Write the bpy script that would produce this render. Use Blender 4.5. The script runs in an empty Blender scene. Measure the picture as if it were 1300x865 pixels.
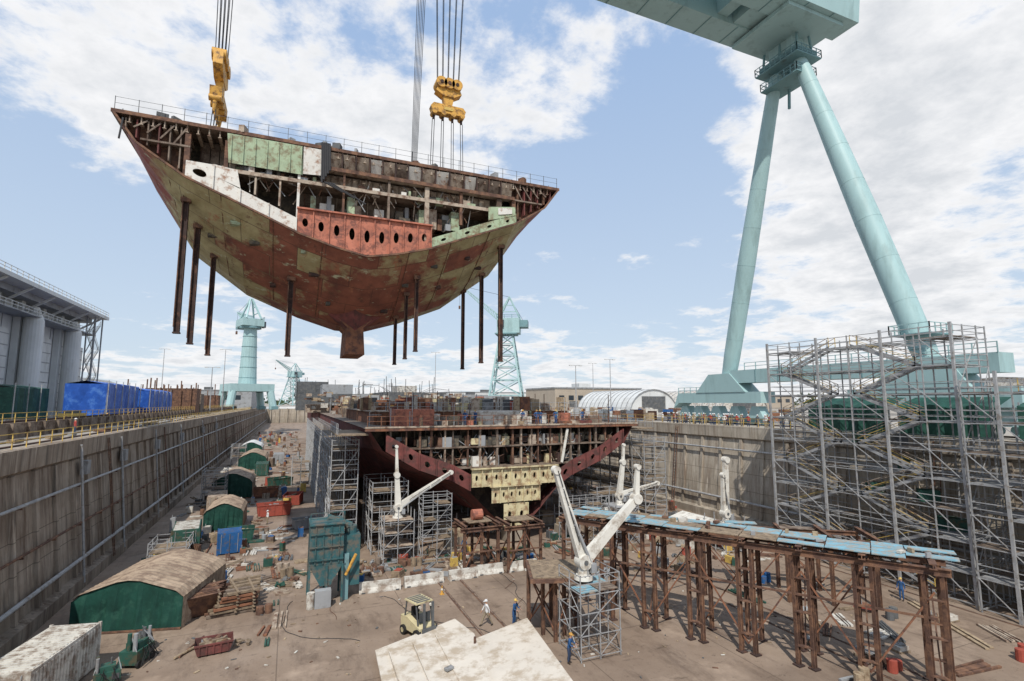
import bpy, math, random, bmesh
from mathutils import Vector, Matrix
random.seed(7)
rnd=random.uniform
SC=bpy.context.scene
COL=SC.collection

# ------------------------------------------------------------------ materials
def L(nt,a,b): nt.links.new(a,b)
MATS={}
def pm(name,base,var=0.2,scale=0.6,rust=None,amt=0.0,rscale=0.9,rough=0.75,metal=0.0,streak=(1,1,1),bump=0.15,bscale=8,spec=0.3):
    m=bpy.data.materials.new(name); m.use_nodes=True; nt=m.node_tree; b=nt.nodes["Principled BSDF"]
    tc=nt.nodes.new("ShaderNodeNewGeometry")
    n1=nt.nodes.new("ShaderNodeTexNoise"); n1.inputs["Scale"].default_value=scale; n1.inputs["Detail"].default_value=4; n1.inputs["Roughness"].default_value=0.65
    L(nt,tc.outputs["Position"],n1.inputs["Vector"])
    r1=nt.nodes.new("ShaderNodeValToRGB"); e=r1.color_ramp.elements
    e[0].position=0.3; e[1].position=0.7
    e[0].color=tuple(c*(1-var) for c in base)+(1,); e[1].color=tuple(min(1,c*(1+var)) for c in base)+(1,)
    L(nt,n1.outputs[0],r1.inputs[0]); out=r1.outputs[0]
    if rust:
        mp=nt.nodes.new("ShaderNodeMapping"); mp.inputs["Scale"].default_value=streak
        L(nt,tc.outputs["Position"],mp.inputs[0])
        n2=nt.nodes.new("ShaderNodeTexNoise"); n2.inputs["Scale"].default_value=rscale; n2.inputs["Detail"].default_value=6; n2.inputs["Roughness"].default_value=0.7
        L(nt,mp.outputs[0],n2.inputs["Vector"])
        r2=nt.nodes.new("ShaderNodeValToRGB"); e=r2.color_ramp.elements
        t=0.72-0.44*amt; e[0].position=t-0.07; e[1].position=t+0.07
        L(nt,n2.outputs[0],r2.inputs[0])
        mx=nt.nodes.new("ShaderNodeMix"); mx.data_type='RGBA'
        L(nt,r2.outputs[0],mx.inputs[0]); L(nt,out,mx.inputs[6]); mx.inputs[7].default_value=tuple(rust)+(1,)
        out=mx.outputs[2]
    L(nt,out,b.inputs["Base Color"])
    b.inputs["Roughness"].default_value=rough; b.inputs["Metallic"].default_value=metal
    b.inputs["Specular IOR Level"].default_value=spec
    if bump:
        n3=nt.nodes.new("ShaderNodeTexNoise"); n3.inputs["Scale"].default_value=bscale; n3.inputs["Detail"].default_value=2
        L(nt,tc.outputs["Position"],n3.inputs["Vector"])
        bp=nt.nodes.new("ShaderNodeBump"); bp.inputs["Strength"].default_value=bump; bp.inputs["Distance"].default_value=0.05
        L(nt,n3.outputs[0],bp.inputs["Height"]); L(nt,bp.outputs[0],b.inputs["Normal"])
    MATS[name]=m; return m

pm("teal_paint",(0.335,0.485,0.49),0.07,0.12,(0.27,0.39,0.39),0.3,0.5,0.5,streak=(1,1,.2),bump=0)
pm("teal_dark",(0.17,0.30,0.32),0.12,0.3,(0.12,0.17,0.17),0.25,0.6,0.6,bump=0)
pm("rust",(0.105,0.06,0.045),0.35,1.2,(0.21,0.115,0.072),0.45,1.5,0.9)
pm("rust_dark",(0.055,0.036,0.032),0.35,1.2,(0.13,0.066,0.045),0.3,1.5,0.9)
pm("rust_orange",(0.23,0.105,0.06),0.3,1.2,(0.10,0.055,0.045),0.4,1.5,0.9)
pm("steel_brown",(0.21,0.165,0.13),0.3,1.0,(0.09,0.06,0.045),0.4,1.2,0.85)
pm("steel_tan",(0.40,0.33,0.26),0.22,1.0,(0.17,0.105,0.075),0.4,1.6,0.85)
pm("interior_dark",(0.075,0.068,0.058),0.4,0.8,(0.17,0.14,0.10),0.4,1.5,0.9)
pm("maroon",(0.17,0.056,0.05),0.3,0.8,(0.095,0.045,0.04),0.45,1.0,0.85)
pm("red_primer",(0.43,0.16,0.105),0.2,0.8,(0.20,0.085,0.065),0.42,1.8,0.85)
pm("red_paint",(0.36,0.08,0.055),0.2,1.5,(0.2,0.06,0.045),0.35,1.5,0.7)
pm("green_primer",(0.35,0.43,0.29),0.15,0.7,(0.22,0.19,0.12),0.4,1.5,0.85)
pm("white_primer",(0.64,0.62,0.57),0.1,0.8,(0.32,0.20,0.14),0.32,1.3,0.8)
pm("yellow_primer",(0.60,0.53,0.33),0.12,0.8,(0.30,0.20,0.12),0.38,1.3,0.85)
pm("white_paint",(0.66,0.64,0.58),0.08,0.8,(0.38,0.33,0.27),0.32,1.2,0.6)
pm("white_dirty",(0.56,0.54,0.49),0.12,1.2,(0.26,0.21,0.17),0.42,1.5,0.8)
pm("galv",(0.36,0.365,0.37),0.2,1.5,(0.22,0.19,0.16),0.28,2,0.6,0.2,bump=0)
pm("grey_metal",(0.30,0.31,0.32),0.12,0.4,(0.17,0.16,0.15),0.3,0.5,0.6)
pm("grey_light",(0.58,0.59,0.58),0.08,0.3,(0.42,0.42,0.40),0.25,0.5,0.6,streak=(1,1,.2))
pm("grey_dark",(0.10,0.105,0.11),0.3,0.8,(0.17,0.16,0.14),0.3,1.0,0.8)
pm("plank",(0.25,0.19,0.13),0.3,2.0,(0.12,0.09,0.07),0.35,3,0.9)
pm("wood",(0.36,0.28,0.19),0.25,2.0,(0.2,0.14,0.09),0.35,3,0.9)
pm("blue_board",(0.18,0.36,0.44),0.2,1.5,(0.30,0.29,0.26),0.5,2.5,0.8)
pm("green_tarp",(0.012,0.058,0.044),0.35,0.8,(0.028,0.095,0.07),0.3,1.0,0.6,bump=0.5,bscale=1.6)
pm("green_machine",(0.025,0.085,0.065),0.25,1.2,(0.10,0.08,0.05),0.35,1.5,0.6)
pm("teal_tank",(0.035,0.105,0.115),0.25,0.8,(0.13,0.12,0.10),0.42,1.3,0.6)
pm("roof_tan",(0.36,0.275,0.20),0.2,0.7,(0.21,0.15,0.11),0.45,1.0,0.85)
pm("blue_tarp",(0.02,0.09,0.40),0.25,0.8,(0.08,0.20,0.52),0.3,0.8,0.45,bump=0.5,bscale=1.5)
pm("blue_paint",(0.02,0.10,0.27),0.2,1.0,(0.12,0.1,0.09),0.3,2,0.6)
pm("yellow_paint",(0.60,0.42,0.11),0.12,1.0,(0.3,0.19,0.09),0.35,2,0.6)
pm("orange_paint",(0.60,0.33,0.07),0.15,1.2,(0.17,0.09,0.04),0.38,2,0.6)
pm("cream",(0.55,0.48,0.29),0.1,1.2,(0.2,0.16,0.1),0.25,2,0.6)
pm("cable",(0.045,0.045,0.048),0.1,1,bump=0)
pm("rubber",(0.02,0.02,0.02),0.2,2)
pm("glass",(0.03,0.04,0.05),0.1,2,rough=0.1,bump=0,spec=0.6)
pm("brick_tan",(0.40,0.34,0.27),0.08,0.3,bump=0)
pm("skin",(0.42,0.24,0.16),0.08,3,bump=0)
pm("jean",(0.04,0.06,0.11),0.2,4,bump=0)
pm("khaki",(0.28,0.23,0.16),0.2,4,bump=0)
pm("navy",(0.03,0.09,0.22),0.2,4,bump=0)
pm("shirt_white",(0.62,0.62,0.62),0.1,4,bump=0)
pm("shirt_grey",(0.10,0.11,0.13),0.1,4,bump=0)
pm("shirt_red",(0.35,0.06,0.05),0.1,4,bump=0)
pm("boot",(0.04,0.03,0.025),0.1,4,bump=0)
pm("foliage",(0.05,0.075,0.035),0.5,0.2,bump=0)
pm("plate_white",(0.60,0.55,0.48),0.08,0.5,(0.42,0.35,0.27),0.4,0.9,0.75)

def N_noise(nt,g):
    def noise(sc,scale,det=5,ro=0.65):
        mp=nt.nodes.new("ShaderNodeMapping"); mp.inputs["Scale"].default_value=sc; L(nt,g.outputs["Position"],mp.inputs[0])
        n=nt.nodes.new("ShaderNodeTexNoise"); n.inputs["Scale"].default_value=scale; n.inputs["Detail"].default_value=det; n.inputs["Roughness"].default_value=ro
        L(nt,mp.outputs[0],n.inputs["Vector"]); return n.outputs[0]
    def ramp(s,a,bb,ca=(0,0,0,1),cb=(1,1,1,1)):
        r=nt.nodes.new("ShaderNodeValToRGB"); e=r.color_ramp.elements; e[0].position=a; e[1].position=bb; e[0].color=ca; e[1].color=cb; L(nt,s,r.inputs[0]); return r.outputs[0]
    def mix(f_,a,bb):
        x=nt.nodes.new("ShaderNodeMix"); x.data_type='RGBA'; L(nt,f_,x.inputs[0])
        for s_,i in ((a,6),(bb,7)):
            if isinstance(s_,tuple): x.inputs[i].default_value=s_
            else: L(nt,s_,x.inputs[i])
        return x.outputs[2]
    return noise,ramp,mix
def wallmat(name,c1,c2,c3,panel=3.6):
    m=bpy.data.materials.new(name); m.use_nodes=True; nt=m.node_tree; b=nt.nodes["Principled BSDF"]
    g=nt.nodes.new("ShaderNodeNewGeometry"); noise,ramp,mix=N_noise(nt,g)
    base=ramp(noise((1,1,1),0.35),0.3,0.7,c1+(1,),c2+(1,))
    o=mix(ramp(noise((1,1,0.05),0.9,6,0.75),0.46,0.66),base,c3+(1,))
    o=mix(ramp(noise((1,1,0.04),2.6,4,0.6),0.56,0.72),o,tuple(c*0.35 for c in c2)+(1,))
    o=mix(ramp(noise((1,1,0.06),1.4,4,0.6),0.60,0.75),o,tuple(min(1,c*1.45) for c in c2)+(1,))
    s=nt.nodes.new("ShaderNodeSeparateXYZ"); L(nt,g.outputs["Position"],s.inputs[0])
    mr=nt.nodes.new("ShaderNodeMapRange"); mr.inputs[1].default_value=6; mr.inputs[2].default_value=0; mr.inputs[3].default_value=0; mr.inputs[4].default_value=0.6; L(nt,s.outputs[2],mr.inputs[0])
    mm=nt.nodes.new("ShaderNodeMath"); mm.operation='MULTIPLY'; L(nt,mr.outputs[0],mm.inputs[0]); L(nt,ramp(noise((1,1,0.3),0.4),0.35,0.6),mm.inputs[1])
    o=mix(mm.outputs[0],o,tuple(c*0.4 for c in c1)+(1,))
    wv=nt.nodes.new("ShaderNodeMath"); wv.operation='FRACT'; dv=nt.nodes.new("ShaderNodeMath"); dv.operation='DIVIDE'; L(nt,s.outputs[2],dv.inputs[0]); dv.inputs[1].default_value=2.2; L(nt,dv.outputs[0],wv.inputs[0])
    o=mix(ramp(wv.outputs[0],0.965,0.975,(0,0,0,1),(.7,.7,.7,1)),o,tuple(c*0.4 for c in c1)+(1,))
    L(nt,o,b.inputs["Base Color"]); b.inputs["Roughness"].default_value=0.95; b.inputs["Specular IOR Level"].default_value=0.15
    bp=nt.nodes.new("ShaderNodeBump"); bp.inputs["Strength"].default_value=0.5; bp.inputs["Distance"].default_value=0.1
    L(nt,noise((1,1,0.4),3),bp.inputs["Height"]); L(nt,bp.outputs[0],b.inputs["Normal"])
    MATS[name]=m
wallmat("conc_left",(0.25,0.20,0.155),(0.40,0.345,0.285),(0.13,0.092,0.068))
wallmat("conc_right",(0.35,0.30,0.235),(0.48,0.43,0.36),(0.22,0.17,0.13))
def floormat(name,c1,c2,dark,joint=.5):
    m=bpy.data.materials.new(name); m.use_nodes=True; nt=m.node_tree; b=nt.nodes["Principled BSDF"]
    g=nt.nodes.new("ShaderNodeNewGeometry"); noise,ramp,mixc=N_noise(nt,g)
    o=ramp(noise((1,1,1),0.12,7,0.7),0.3,0.7,c1+(1,),c2+(1,))
    o=mixc(ramp(noise((1,0.3,1),0.5,7,0.75),0.50,0.70),o,dark+(1,))
    o=mixc(ramp(noise((1,1,1),2.2,5,0.8),0.58,0.74),o,tuple(c*0.6 for c in dark)+(1,))
    o=mixc(ramp(noise((1,1,1),0.22,5,0.6),0.58,0.75),o,tuple(min(1,c*1.3) for c in c2)+(1,))
    o=mixc(ramp(noise((0.25,1,1),0.9,5,0.7),0.60,0.68,(0,0,0,1),(.75,.75,.75,1)),o,tuple(c*0.55 for c in dark)+(1,))
    o=mixc(ramp(noise((1,1,1),0.07,4,0.6),0.55,0.68,(0,0,0,1),(.6,.6,.6,1)),o,tuple(c*0.8 for c in dark)+(1,))
    br=nt.nodes.new("ShaderNodeTexBrick"); br.offset=0; br.inputs["Scale"].default_value=1; br.inputs["Brick Width"].default_value=9; br.inputs["Row Height"].default_value=11; br.inputs["Mortar Size"].default_value=0.035
    br.inputs["Color1"].default_value=(0,0,0,1); br.inputs["Color2"].default_value=(0,0,0,1); br.inputs["Mortar"].default_value=(joint,joint,joint,1)
    L(nt,g.outputs["Position"],br.inputs["Vector"])
    o=mixc(br.outputs[0],o,tuple(c*0.4 for c in dark)+(1,))
    L(nt,o,b.inputs["Base Color"]); b.inputs["Specular IOR Level"].default_value=0.25
    rr=ramp(noise((1,1,1),0.3),0.4,0.65,(0.55,0.55,0.55,1),(0.95,0.95,0.95,1)); L(nt,rr,b.inputs["Roughness"])
    bp=nt.nodes.new("ShaderNodeBump"); bp.inputs["Strength"].default_value=0.25; bp.inputs["Distance"].default_value=0.04
    L(nt,noise((1,1,1),6,3),bp.inputs["Height"]); L(nt,bp.outputs[0],b.inputs["Normal"])
    MATS[name]=m
floormat("dock_floor_mat",(0.20,0.146,0.108),(0.315,0.243,0.186),(0.13,0.093,0.07))
floormat("quay_mat",(0.29,0.26,0.22),(0.40,0.365,0.32),(0.22,0.19,0.155))

def hullmat(name,cx):
    m=bpy.data.materials.new(name); m.use_nodes=True; nt=m.node_tree; b=nt.nodes["Principled BSDF"]
    g=nt.nodes.new("ShaderNodeNewGeometry"); noise_,ramp,mixc=N_noise(nt,g)
    def noise(scale,det=5,ro=0.65,sc=(1,1,1)): return noise_(sc,scale,det,ro)
    def math_(op,a,bb):
        x=nt.nodes.new("ShaderNodeMath"); x.operation=op
        for s_,i in ((a,0),(bb,1)):
            if isinstance(s_,(int,float)): x.inputs[i].default_value=s_
            else: L(nt,s_,x.inputs[i])
        return x.outputs[0]
    sep=nt.nodes.new("ShaderNodeSeparateXYZ"); L(nt,g.outputs["Position"],sep.inputs[0])
    ax=math_('ABSOLUTE',math_('SUBTRACT',sep.outputs[0],cx),0)
    br=nt.nodes.new("ShaderNodeTexBrick"); br.inputs["Scale"].default_value=1; br.inputs["Brick Width"].default_value=4.6; br.inputs["Row Height"].default_value=2.3; br.inputs["Mortar Size"].default_value=0.035
    br.inputs["Color1"].default_value=(0,0,0,1); br.inputs["Color2"].default_value=(1,1,1,1); br.inputs["Mortar"].default_value=(0.5,0.5,0.5,1)
    L(nt,g.outputs["Position"],br.inputs["Vector"])
    outer=ramp(math_('ADD',math_('MULTIPLY',ax,0.03),math_('ADD',math_('MULTIPLY',br.outputs[0],0.30),math_('MULTIPLY',noise(0.4),0.7))),0.67,0.77)
    edge=ramp(math_('ADD',math_('MULTIPLY',ax,0.05),math_('MULTIPLY',noise(0.4),0.3)),0.95,1.0)
    mar=ramp(noise(0.5),0.3,0.7,(0.135,0.05,0.037,1),(0.31,0.115,0.073,1))
    oli=ramp(noise(0.7),0.3,0.7,(0.25,0.205,0.10,1),(0.44,0.39,0.22,1))
    o=mixc(outer,mar,oli)
    o=mixc(edge,o,(0.24,0.075,0.062,1))
    o=mixc(ramp(noise(1.1,6,0.75,(0.5,1,1)),0.59,0.66),o,(0.47,0.48,0.33,1))
    o=mixc(ramp(noise(0.8,6,0.75,(1,0.5,1)),0.58,0.68),o,(0.13,0.058,0.042,1))
    o=mixc(ramp(noise(0.6,5,0.7,(1.3,1,.2)),0.60,0.68),o,(0.35,0.145,0.08,1))
    o=mixc(ramp(noise(2.5,6,0.75),0.62,0.70),o,(0.29,0.13,0.075,1))
    ms=math_('MULTIPLY',br.outputs["Fac"],0.65)
    o=mixc(ms,o,(0.07,0.04,0.03,1))
    L(nt,o,b.inputs["Base Color"]); b.inputs["Roughness"].default_value=0.65; b.inputs["Specular IOR Level"].default_value=0.35
    bp=nt.nodes.new("ShaderNodeBump"); bp.inputs["Strength"].default_value=0.35; bp.inputs["Distance"].default_value=0.12
    L(nt,noise(0.9,3),bp.inputs["Height"]); L(nt,bp.outputs[0],b.inputs["Normal"])
    MATS[name]=m
hullmat("hull_paint",5.8)

# ------------------------------------------------------------------ mesh builder
class MB:
    def __init__(s): s.v=[]; s.f=[]; s.m=[]; s.names=[]
    def mi(s,n):
        if n not in s.names: s.names.append(n)
        return s.names.index(n)
    def add(s,vs,fs,m):
        k=len(s.v); s.v+= [tuple(v) for v in vs]; i=s.mi(m)
        for f in fs: s.f.append(tuple(k+a for a in f)); s.m.append(i)
    def box(s,x0,x1,y0,y1,z0,z1,m):
        s.add([(x0,y0,z0),(x1,y0,z0),(x1,y1,z0),(x0,y1,z0),(x0,y0,z1),(x1,y0,z1),(x1,y1,z1),(x0,y1,z1)],
              [(0,3,2,1),(4,5,6,7),(0,1,5,4),(1,2,6,5),(2,3,7,6),(3,0,4,7)],m)
    def rbox(s,c,sz,a,m,tilt=0):
        M=Matrix.Translation(Vector(c))@Matrix.Rotation(a,4,'Z')@Matrix.Rotation(tilt,4,'Y')
        hx,hy,hz=sz[0]/2,sz[1]/2,sz[2]/2
        vs=[M@Vector(p) for p in [(-hx,-hy,-hz),(hx,-hy,-hz),(hx,hy,-hz),(-hx,hy,-hz),(-hx,-hy,hz),(hx,-hy,hz),(hx,hy,hz),(-hx,hy,hz)]]
        s.add(vs,[(0,3,2,1),(4,5,6,7),(0,1,5,4),(1,2,6,5),(2,3,7,6),(3,0,4,7)],m)
    def fr(s,p,q):
        p=Vector(p);q=Vector(q);d=(q-p).normalized()
        up=Vector((0,0,1)) if abs(d.z)<0.95 else Vector((1,0,0))
        a=d.cross(up).normalized(); b=a.cross(d).normalized(); return p,q,a,b
    def beam(s,p,q,w,h,m):
        p,q,a,b=s.fr(p,q); a=a*w/2; b=b*h/2
        s.add([p-a-b,p+a-b,p+a+b,p-a+b,q-a-b,q+a-b,q+a+b,q-a+b],[(0,1,2,3),(7,6,5,4),(0,4,5,1),(1,5,6,2),(2,6,7,3),(3,7,4,0)],m)
    def tbeam(s,p,q,w0,h0,w1,h1,m):
        p,q,a,b=s.fr(p,q)
        s.add([p-a*w0/2-b*h0/2,p+a*w0/2-b*h0/2,p+a*w0/2+b*h0/2,p-a*w0/2+b*h0/2,q-a*w1/2-b*h1/2,q+a*w1/2-b*h1/2,q+a*w1/2+b*h1/2,q-a*w1/2+b*h1/2],[(0,1,2,3),(7,6,5,4),(0,4,5,1),(1,5,6,2),(2,6,7,3),(3,7,4,0)],m)
    def ibeam(s,p,q,w,h,m,t=0.06):
        p,q,a,b=s.fr(p,q)
        s.beam(p+b*(h/2-t/2),q+b*(h/2-t/2),w,t,m); s.beam(p-b*(h/2-t/2),q-b*(h/2-t/2),w,t,m); s.beam(p,q,t,h-2*t-0.002,m)
    def tube(s,p,q,r1,r2=None,n=8,m="galv",cap=True):
        if r2 is None:r2=r1
        p,q,a,b=s.fr(p,q); vs=[]
        for i in range(n):
            c=math.cos(2*math.pi*i/n); d=math.sin(2*math.pi*i/n); vs.append(p+(a*c+b*d)*r1)
        for i in range(n):
            c=math.cos(2*math.pi*i/n); d=math.sin(2*math.pi*i/n); vs.append(q+(a*c+b*d)*r2)
        fs=[(i,(i+1)%n,n+(i+1)%n,n+i) for i in range(n)]
        if cap: fs+=[tuple(range(n-1,-1,-1)),tuple(range(n,2*n))]
        s.add(vs,fs,m)
    def prism(s,pts,vec,m):
        n=len(pts); vec=Vector(vec); vs=[Vector(p) for p in pts]; vs+= [v+vec for v in vs]
        s.add(vs,[tuple(range(n)),tuple(range(2*n-1,n-1,-1))]+[(i,n+i,n+(i+1)%n,(i+1)%n) for i in range(n)],m)
    def quad(s,a,b,c,d,m): s.add([a,b,c,d],[(0,1,2,3)],m)
    def holed(s,c00,c10,c11,c01,a,b,m,th=(0,0.12,0)):
        c00,c10,c11,c01=map(Vector,(c00,c10,c11,c01)); th=Vector(th)
        def P(u,v): u=(u+1)/2; v=(v+1)/2; return (c00*(1-u)+c10*u)*(1-v)+(c01*(1-u)+c11*u)*v
        N=16; vi=[];vo=[]
        for i in range(N):
            t=2*math.pi*(i+0.5)/N; c=math.cos(t); d=math.sin(t); mxx=max(abs(c),abs(d))
            vi.append(P(a*c,b*d)); vo.append(P(c/mxx,d/mxx))
        vs=vo+vi+[v+th for v in vi]
        fs=[(i,(i+1)%N,N+(i+1)%N,N+i) for i in range(N)]+[(N+i,N+(i+1)%N,2*N+(i+1)%N,2*N+i) for i in range(N)]
        s.add(vs,fs,m)
        for k,(u,v) in enumerate([(1,1),(-1,1),(-1,-1),(1,-1)]):
            i=[1,5,9,13][k]; s.add([vo[i],P(u,v),vo[(i+1)%N]],[(0,1,2)],m)
    def rail(s,p,q,h=1.05,sp=2.0,r=0.03,m="yellow_paint",bars=2):
        p=Vector(p);q=Vector(q); n=max(1,int((q-p).length/sp))
        for i in range(n+1):
            a=p.lerp(q,i/n); s.beam(a,a+Vector((0,0,h)),2*r,2*r,m)
        for k in range(bars):
            z=h*(1-0.48*k)-r; s.beam(p+Vector((0,0,z)),q+Vector((0,0,z)),1.7*r,1.7*r,m)
    def obj(s,name,smooth=False,loc=None,rz=0):
        me=bpy.data.meshes.new(name); me.from_pydata(s.v,[],s.f)
        for n in s.names: me.materials.append(MATS[n])
        me.polygons.foreach_set("material_index",s.m)
        if smooth: me.polygons.foreach_set("use_smooth",[True]*len(s.f))
        me.update(); o=bpy.data.objects.new(name,me); COL.objects.link(o)
        if smooth:
            bm=bmesh.new(); bm.from_mesh(me)
            for e in bm.edges:
                if len(e.link_faces)==2 and e.calc_face_angle(0)>0.6: e.smooth=False
            bm.to_mesh(me); bm.free()
        if loc: o.location=loc
        o.rotation_euler[2]=rz
        return o

# ------------------------------------------------------------------ ground
XL,XR=-17.4,56.8; Y0,Y1=-40,460; QZ=12.5
g=MB()
B=6000
for x0,x1,y0,y1 in [(-B,XL,-B,B),(XR,B,-B,B),(XL,XR,-B,Y0),(XL,XR,Y1,B)]:
    g.quad((x0,y0,QZ),(x1,y0,QZ),(x1,y1,QZ),(x0,y1,QZ),"quay_mat")
g.quad((XL,Y0,0),(XR,Y0,0),(XR,Y1,0),(XL,Y1,0),"dock_floor_mat")
g.obj("ground")
t=MB()
for x in (13,15,33,35,49):
    t.box(x-0.12,x+0.12,Y0,Y1,0.004,0.03,"rust"); t.box(x-0.04,x+0.04,Y0,Y1,0.03,0.07,"steel_brown")
t.obj("floor_rail_track")

def dockwall(name,x,sgn,mat):
    w=MB()
    bx=x+sgn*1.5
    pts=[(x-sgn*0.0,0,QZ),(x+sgn*0.35,0,QZ),(x+sgn*0.35,0,QZ-1.3),(x+sgn*0.05,0,QZ-1.5),(x+sgn*1.1,0,1.2),(bx+sgn*0.2,0,1.0),(bx+sgn*0.2,0,0)]
    for a,b in zip(pts,pts[1:]):
        w.quad((a[0],Y0,a[2]),(a[0],Y1,a[2]),(b[0],Y1,b[2]),(b[0],Y0,b[2]),mat)
    w.box(min(x+sgn*0.36,x-sgn*0.8),max(x+sgn*0.36,x-sgn*0.8),Y0,Y1,QZ+0.004,QZ+0.22,mat)
    y=Y0
    while y<Y1:
        xa=x+sgn*0.05
        w.prism([(xa-sgn*0.2,y,QZ-1.5),(xa+sgn*0.24,y,QZ-1.5),(x+sgn*1.34,y,1.2),(x+sgn*0.9,y,1.2)],(0,0.4,0),mat)
        y+=3.6 if y<200 else 9
    for y in (30,66,92,130,170,220):
        for dy in (0,.5): w.beam((x+sgn*.42,y+dy,12.4),(x+sgn*1.75,y+dy,.6),.07,.07,"rust")
        for k in range(26): z=.8+k*.45; xx=x+sgn*(1.72-1.3*(z-.6)/11.8); w.beam((xx,y,z),(xx,y+.5,z),.04,.04,"rust")
    return w
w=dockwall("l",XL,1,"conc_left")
for z,r in ((8.9,0.12),(5.6,0.09),(2.6,0.16)):
    xx=XL+0.05+1.05*(QZ-1.5-z)/(QZ-2.7)+0.5
    w.tube((xx,Y0,z),(xx,Y1,z),r,n=8,m="galv" if z<3 or z>8 else "rust")
    for k in range(0,60): w.box(xx-0.6,xx+0.05,20+k*5.4,20.12+k*5.4,z-0.25,z-0.13,"rust")
for y in (58,70,86,104,128,150):
    w.tube((XL+1.7,y,0.5),(XL+0.6,y,12.3),0.1,n=6,m="galv")
    w.rbox((XL+.7,y+1.2,10.2),(.5,.9,1.2),0,"grey_metal")
w.obj("dock_wall")
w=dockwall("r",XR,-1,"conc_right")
for z,r in ((9.6,0.12),(3.0,0.15)):
    xx=XR-0.05-1.05*(QZ-1.5-z)/(QZ-2.7)-0.5
    w.tube((xx,Y0,z),(xx,Y1,z),r,n=8,m="galv")
w.obj("dock_wall")
w=MB(); w.box(XL+0.5,XR-0.5,Y1-6,Y1-0.5,0.01,11,"conc_right")
for x in range(-14,54,6): w.box(x,x+1,Y1-7,Y1-6.01,0.01,11.3,"conc_right")
w.rail((XL+1,Y1-6,11),(XR-1,Y1-6,11),sp=5); w.obj("dock_gate")

r=MB(); r.rail((XL-0.3,-10,QZ+0.22),(XL-0.3,300,QZ+0.22),1.1,2.2,0.03); r.obj("quay_railing")
r=MB(); r.rail((XR+0.3,44,QZ+0.22),(XR+0.3,250,QZ+0.22),1.1,2.4,0.03); r.obj("quay_railing")
c=MB(); c.box(-26,-24.6,0,300,QZ+0.004,QZ+1.5,"steel_brown"); c.box(-25.5,-25.1,0,300,QZ+1.5,QZ+1.7,"rust_dark"); c.rail((-24.5,20,QZ+1.5),(-24.5,300,QZ+1.5),1.0,2.4,0.03)
for k in range(80): c.box(-24.6,-24.3,4+k*3.6,4.3+k*3.6,QZ+0.01,QZ+1.45,"steel_brown")
c.obj("crane_rail_wall")
c=MB(); c.box(-22.4,-22.1,0,320,QZ+0.004,QZ+0.12,"rust_dark"); c.box(-20.0,-19.7,0,320,QZ+0.004,QZ+0.12,"rust_dark"); c.obj("quay_rail_track")
c=MB()
for k in range(6): c.rbox((-29+rnd(-1,1),60+k*7,QZ+0.5),(0.5,6,0.9),rnd(-.05,.05),random.choice(["wood","rust","plank"]))
for k in range(14): c.rbox((-21+rnd(-.6,.6),50+k*7+rnd(-2,2),QZ+0.2),(rnd(.3,1.2),rnd(1,4),0.3),rnd(-.1,.1),random.choice(["wood","rust","plank","grey_metal"]))
c.obj("timber_stack")

# ------------------------------------------------------------------ hanging block
cx=5.8
P47=[(19.5,38.5),(17.8,36.2),(14.4,34.0),(10,32.2),(5.7,30.4),(2.6,29.5),(0,29.0)]
P57=[(19.5,38.5),(18.4,36.0),(15.3,31.0),(10.5,27.4),(5.5,25.3),(1.6,24.1),(0,24.0)]
def prof(t): return [(a[0]*(1-t)+b[0]*t,a[1]*(1-t)+b[1]*t) for a,b in zip(P47,P57)]
def full(t):
    p=prof(t); return [(cx-a,z) for a,z in p]+[(cx+a,z) for a,z in reversed(p[:-1])]
h=MB()
ys=[(47,0),(49,.27),(51.5,.56),(54,.82),(57,1),(61,1.02)]
for (ya,ta),(yb,tb) in zip(ys,ys[1:]):
    A=full(ta);Bp=full(tb)
    for i in range(len(A)-1):
        h.quad((A[i][0],ya,A[i][1]),(A[i+1][0],ya,A[i+1][1]),(Bp[i+1][0],yb,Bp[i+1][1]),(Bp[i][0],yb,Bp[i][1]),"hull_paint")
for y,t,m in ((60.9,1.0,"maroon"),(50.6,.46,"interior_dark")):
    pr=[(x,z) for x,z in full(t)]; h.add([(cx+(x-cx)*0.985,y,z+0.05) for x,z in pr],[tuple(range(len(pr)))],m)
h.box(cx-19.6,cx+19.6,47.0,61.1,38.42,38.62,"steel_brown")
h.box(cx-19.6,cx+19.6,46.93,46.99,38.36,38.66,"rust")
x=cx-18.4
while x<cx+18.5:
    h.box(x-0.04,x+0.04,47.1,50.5,37.85,38.41,"steel_tan"); h.box(x-0.13,x+0.13,47.1,50.5,37.80,37.85,"steel_tan"); x+=0.78
x=1.9
while x<20.0:
    wd=rnd(1.15,1.5)
    h.add([(x+.05,47.0,38.2),(x+wd-0.12,47.0,38.25),(x+wd+0.02,47.75,36.95),(x+0.2,47.75,36.85)],[(0,1,2,3)],random.choice(["steel_tan","steel_tan","steel_tan","steel_brown","white_primer"]))
    h.box(x-0.06,x+0.03,46.97,47.9,36.75,38.3,"rust_dark"); x+=wd
h.box(1.7,20.2,46.95,47.9,36.62,36.74,"steel_tan"); h.box(1.7,20.2,46.9,46.96,36.5,36.84,"rust")
h.box(-8.2,20.3,47.2,50.55,35.15,35.27,"steel_brown"); h.box(-8.2,20.3,47.1,47.2,35.0,35.32,"steel_tan")
h.box(0,11.6,47.2,50.55,32.62,32.74,"steel_brown")
h.box(1.7,18.0,48.3,48.4,35.4,36.6,"steel_tan")
h.box(-8,20,49.5,49.6,35.28,38.3,"steel_brown")
h.box(0,16,49.8,49.9,32.75,35.1,"steel_brown")
x=1.9
while x<18:
    h.box(x-0.03,x+0.03,48.1,48.3,35.3,36.6,random.choice(["steel_brown","steel_tan"])); x+=0.62
x=-8
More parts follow.
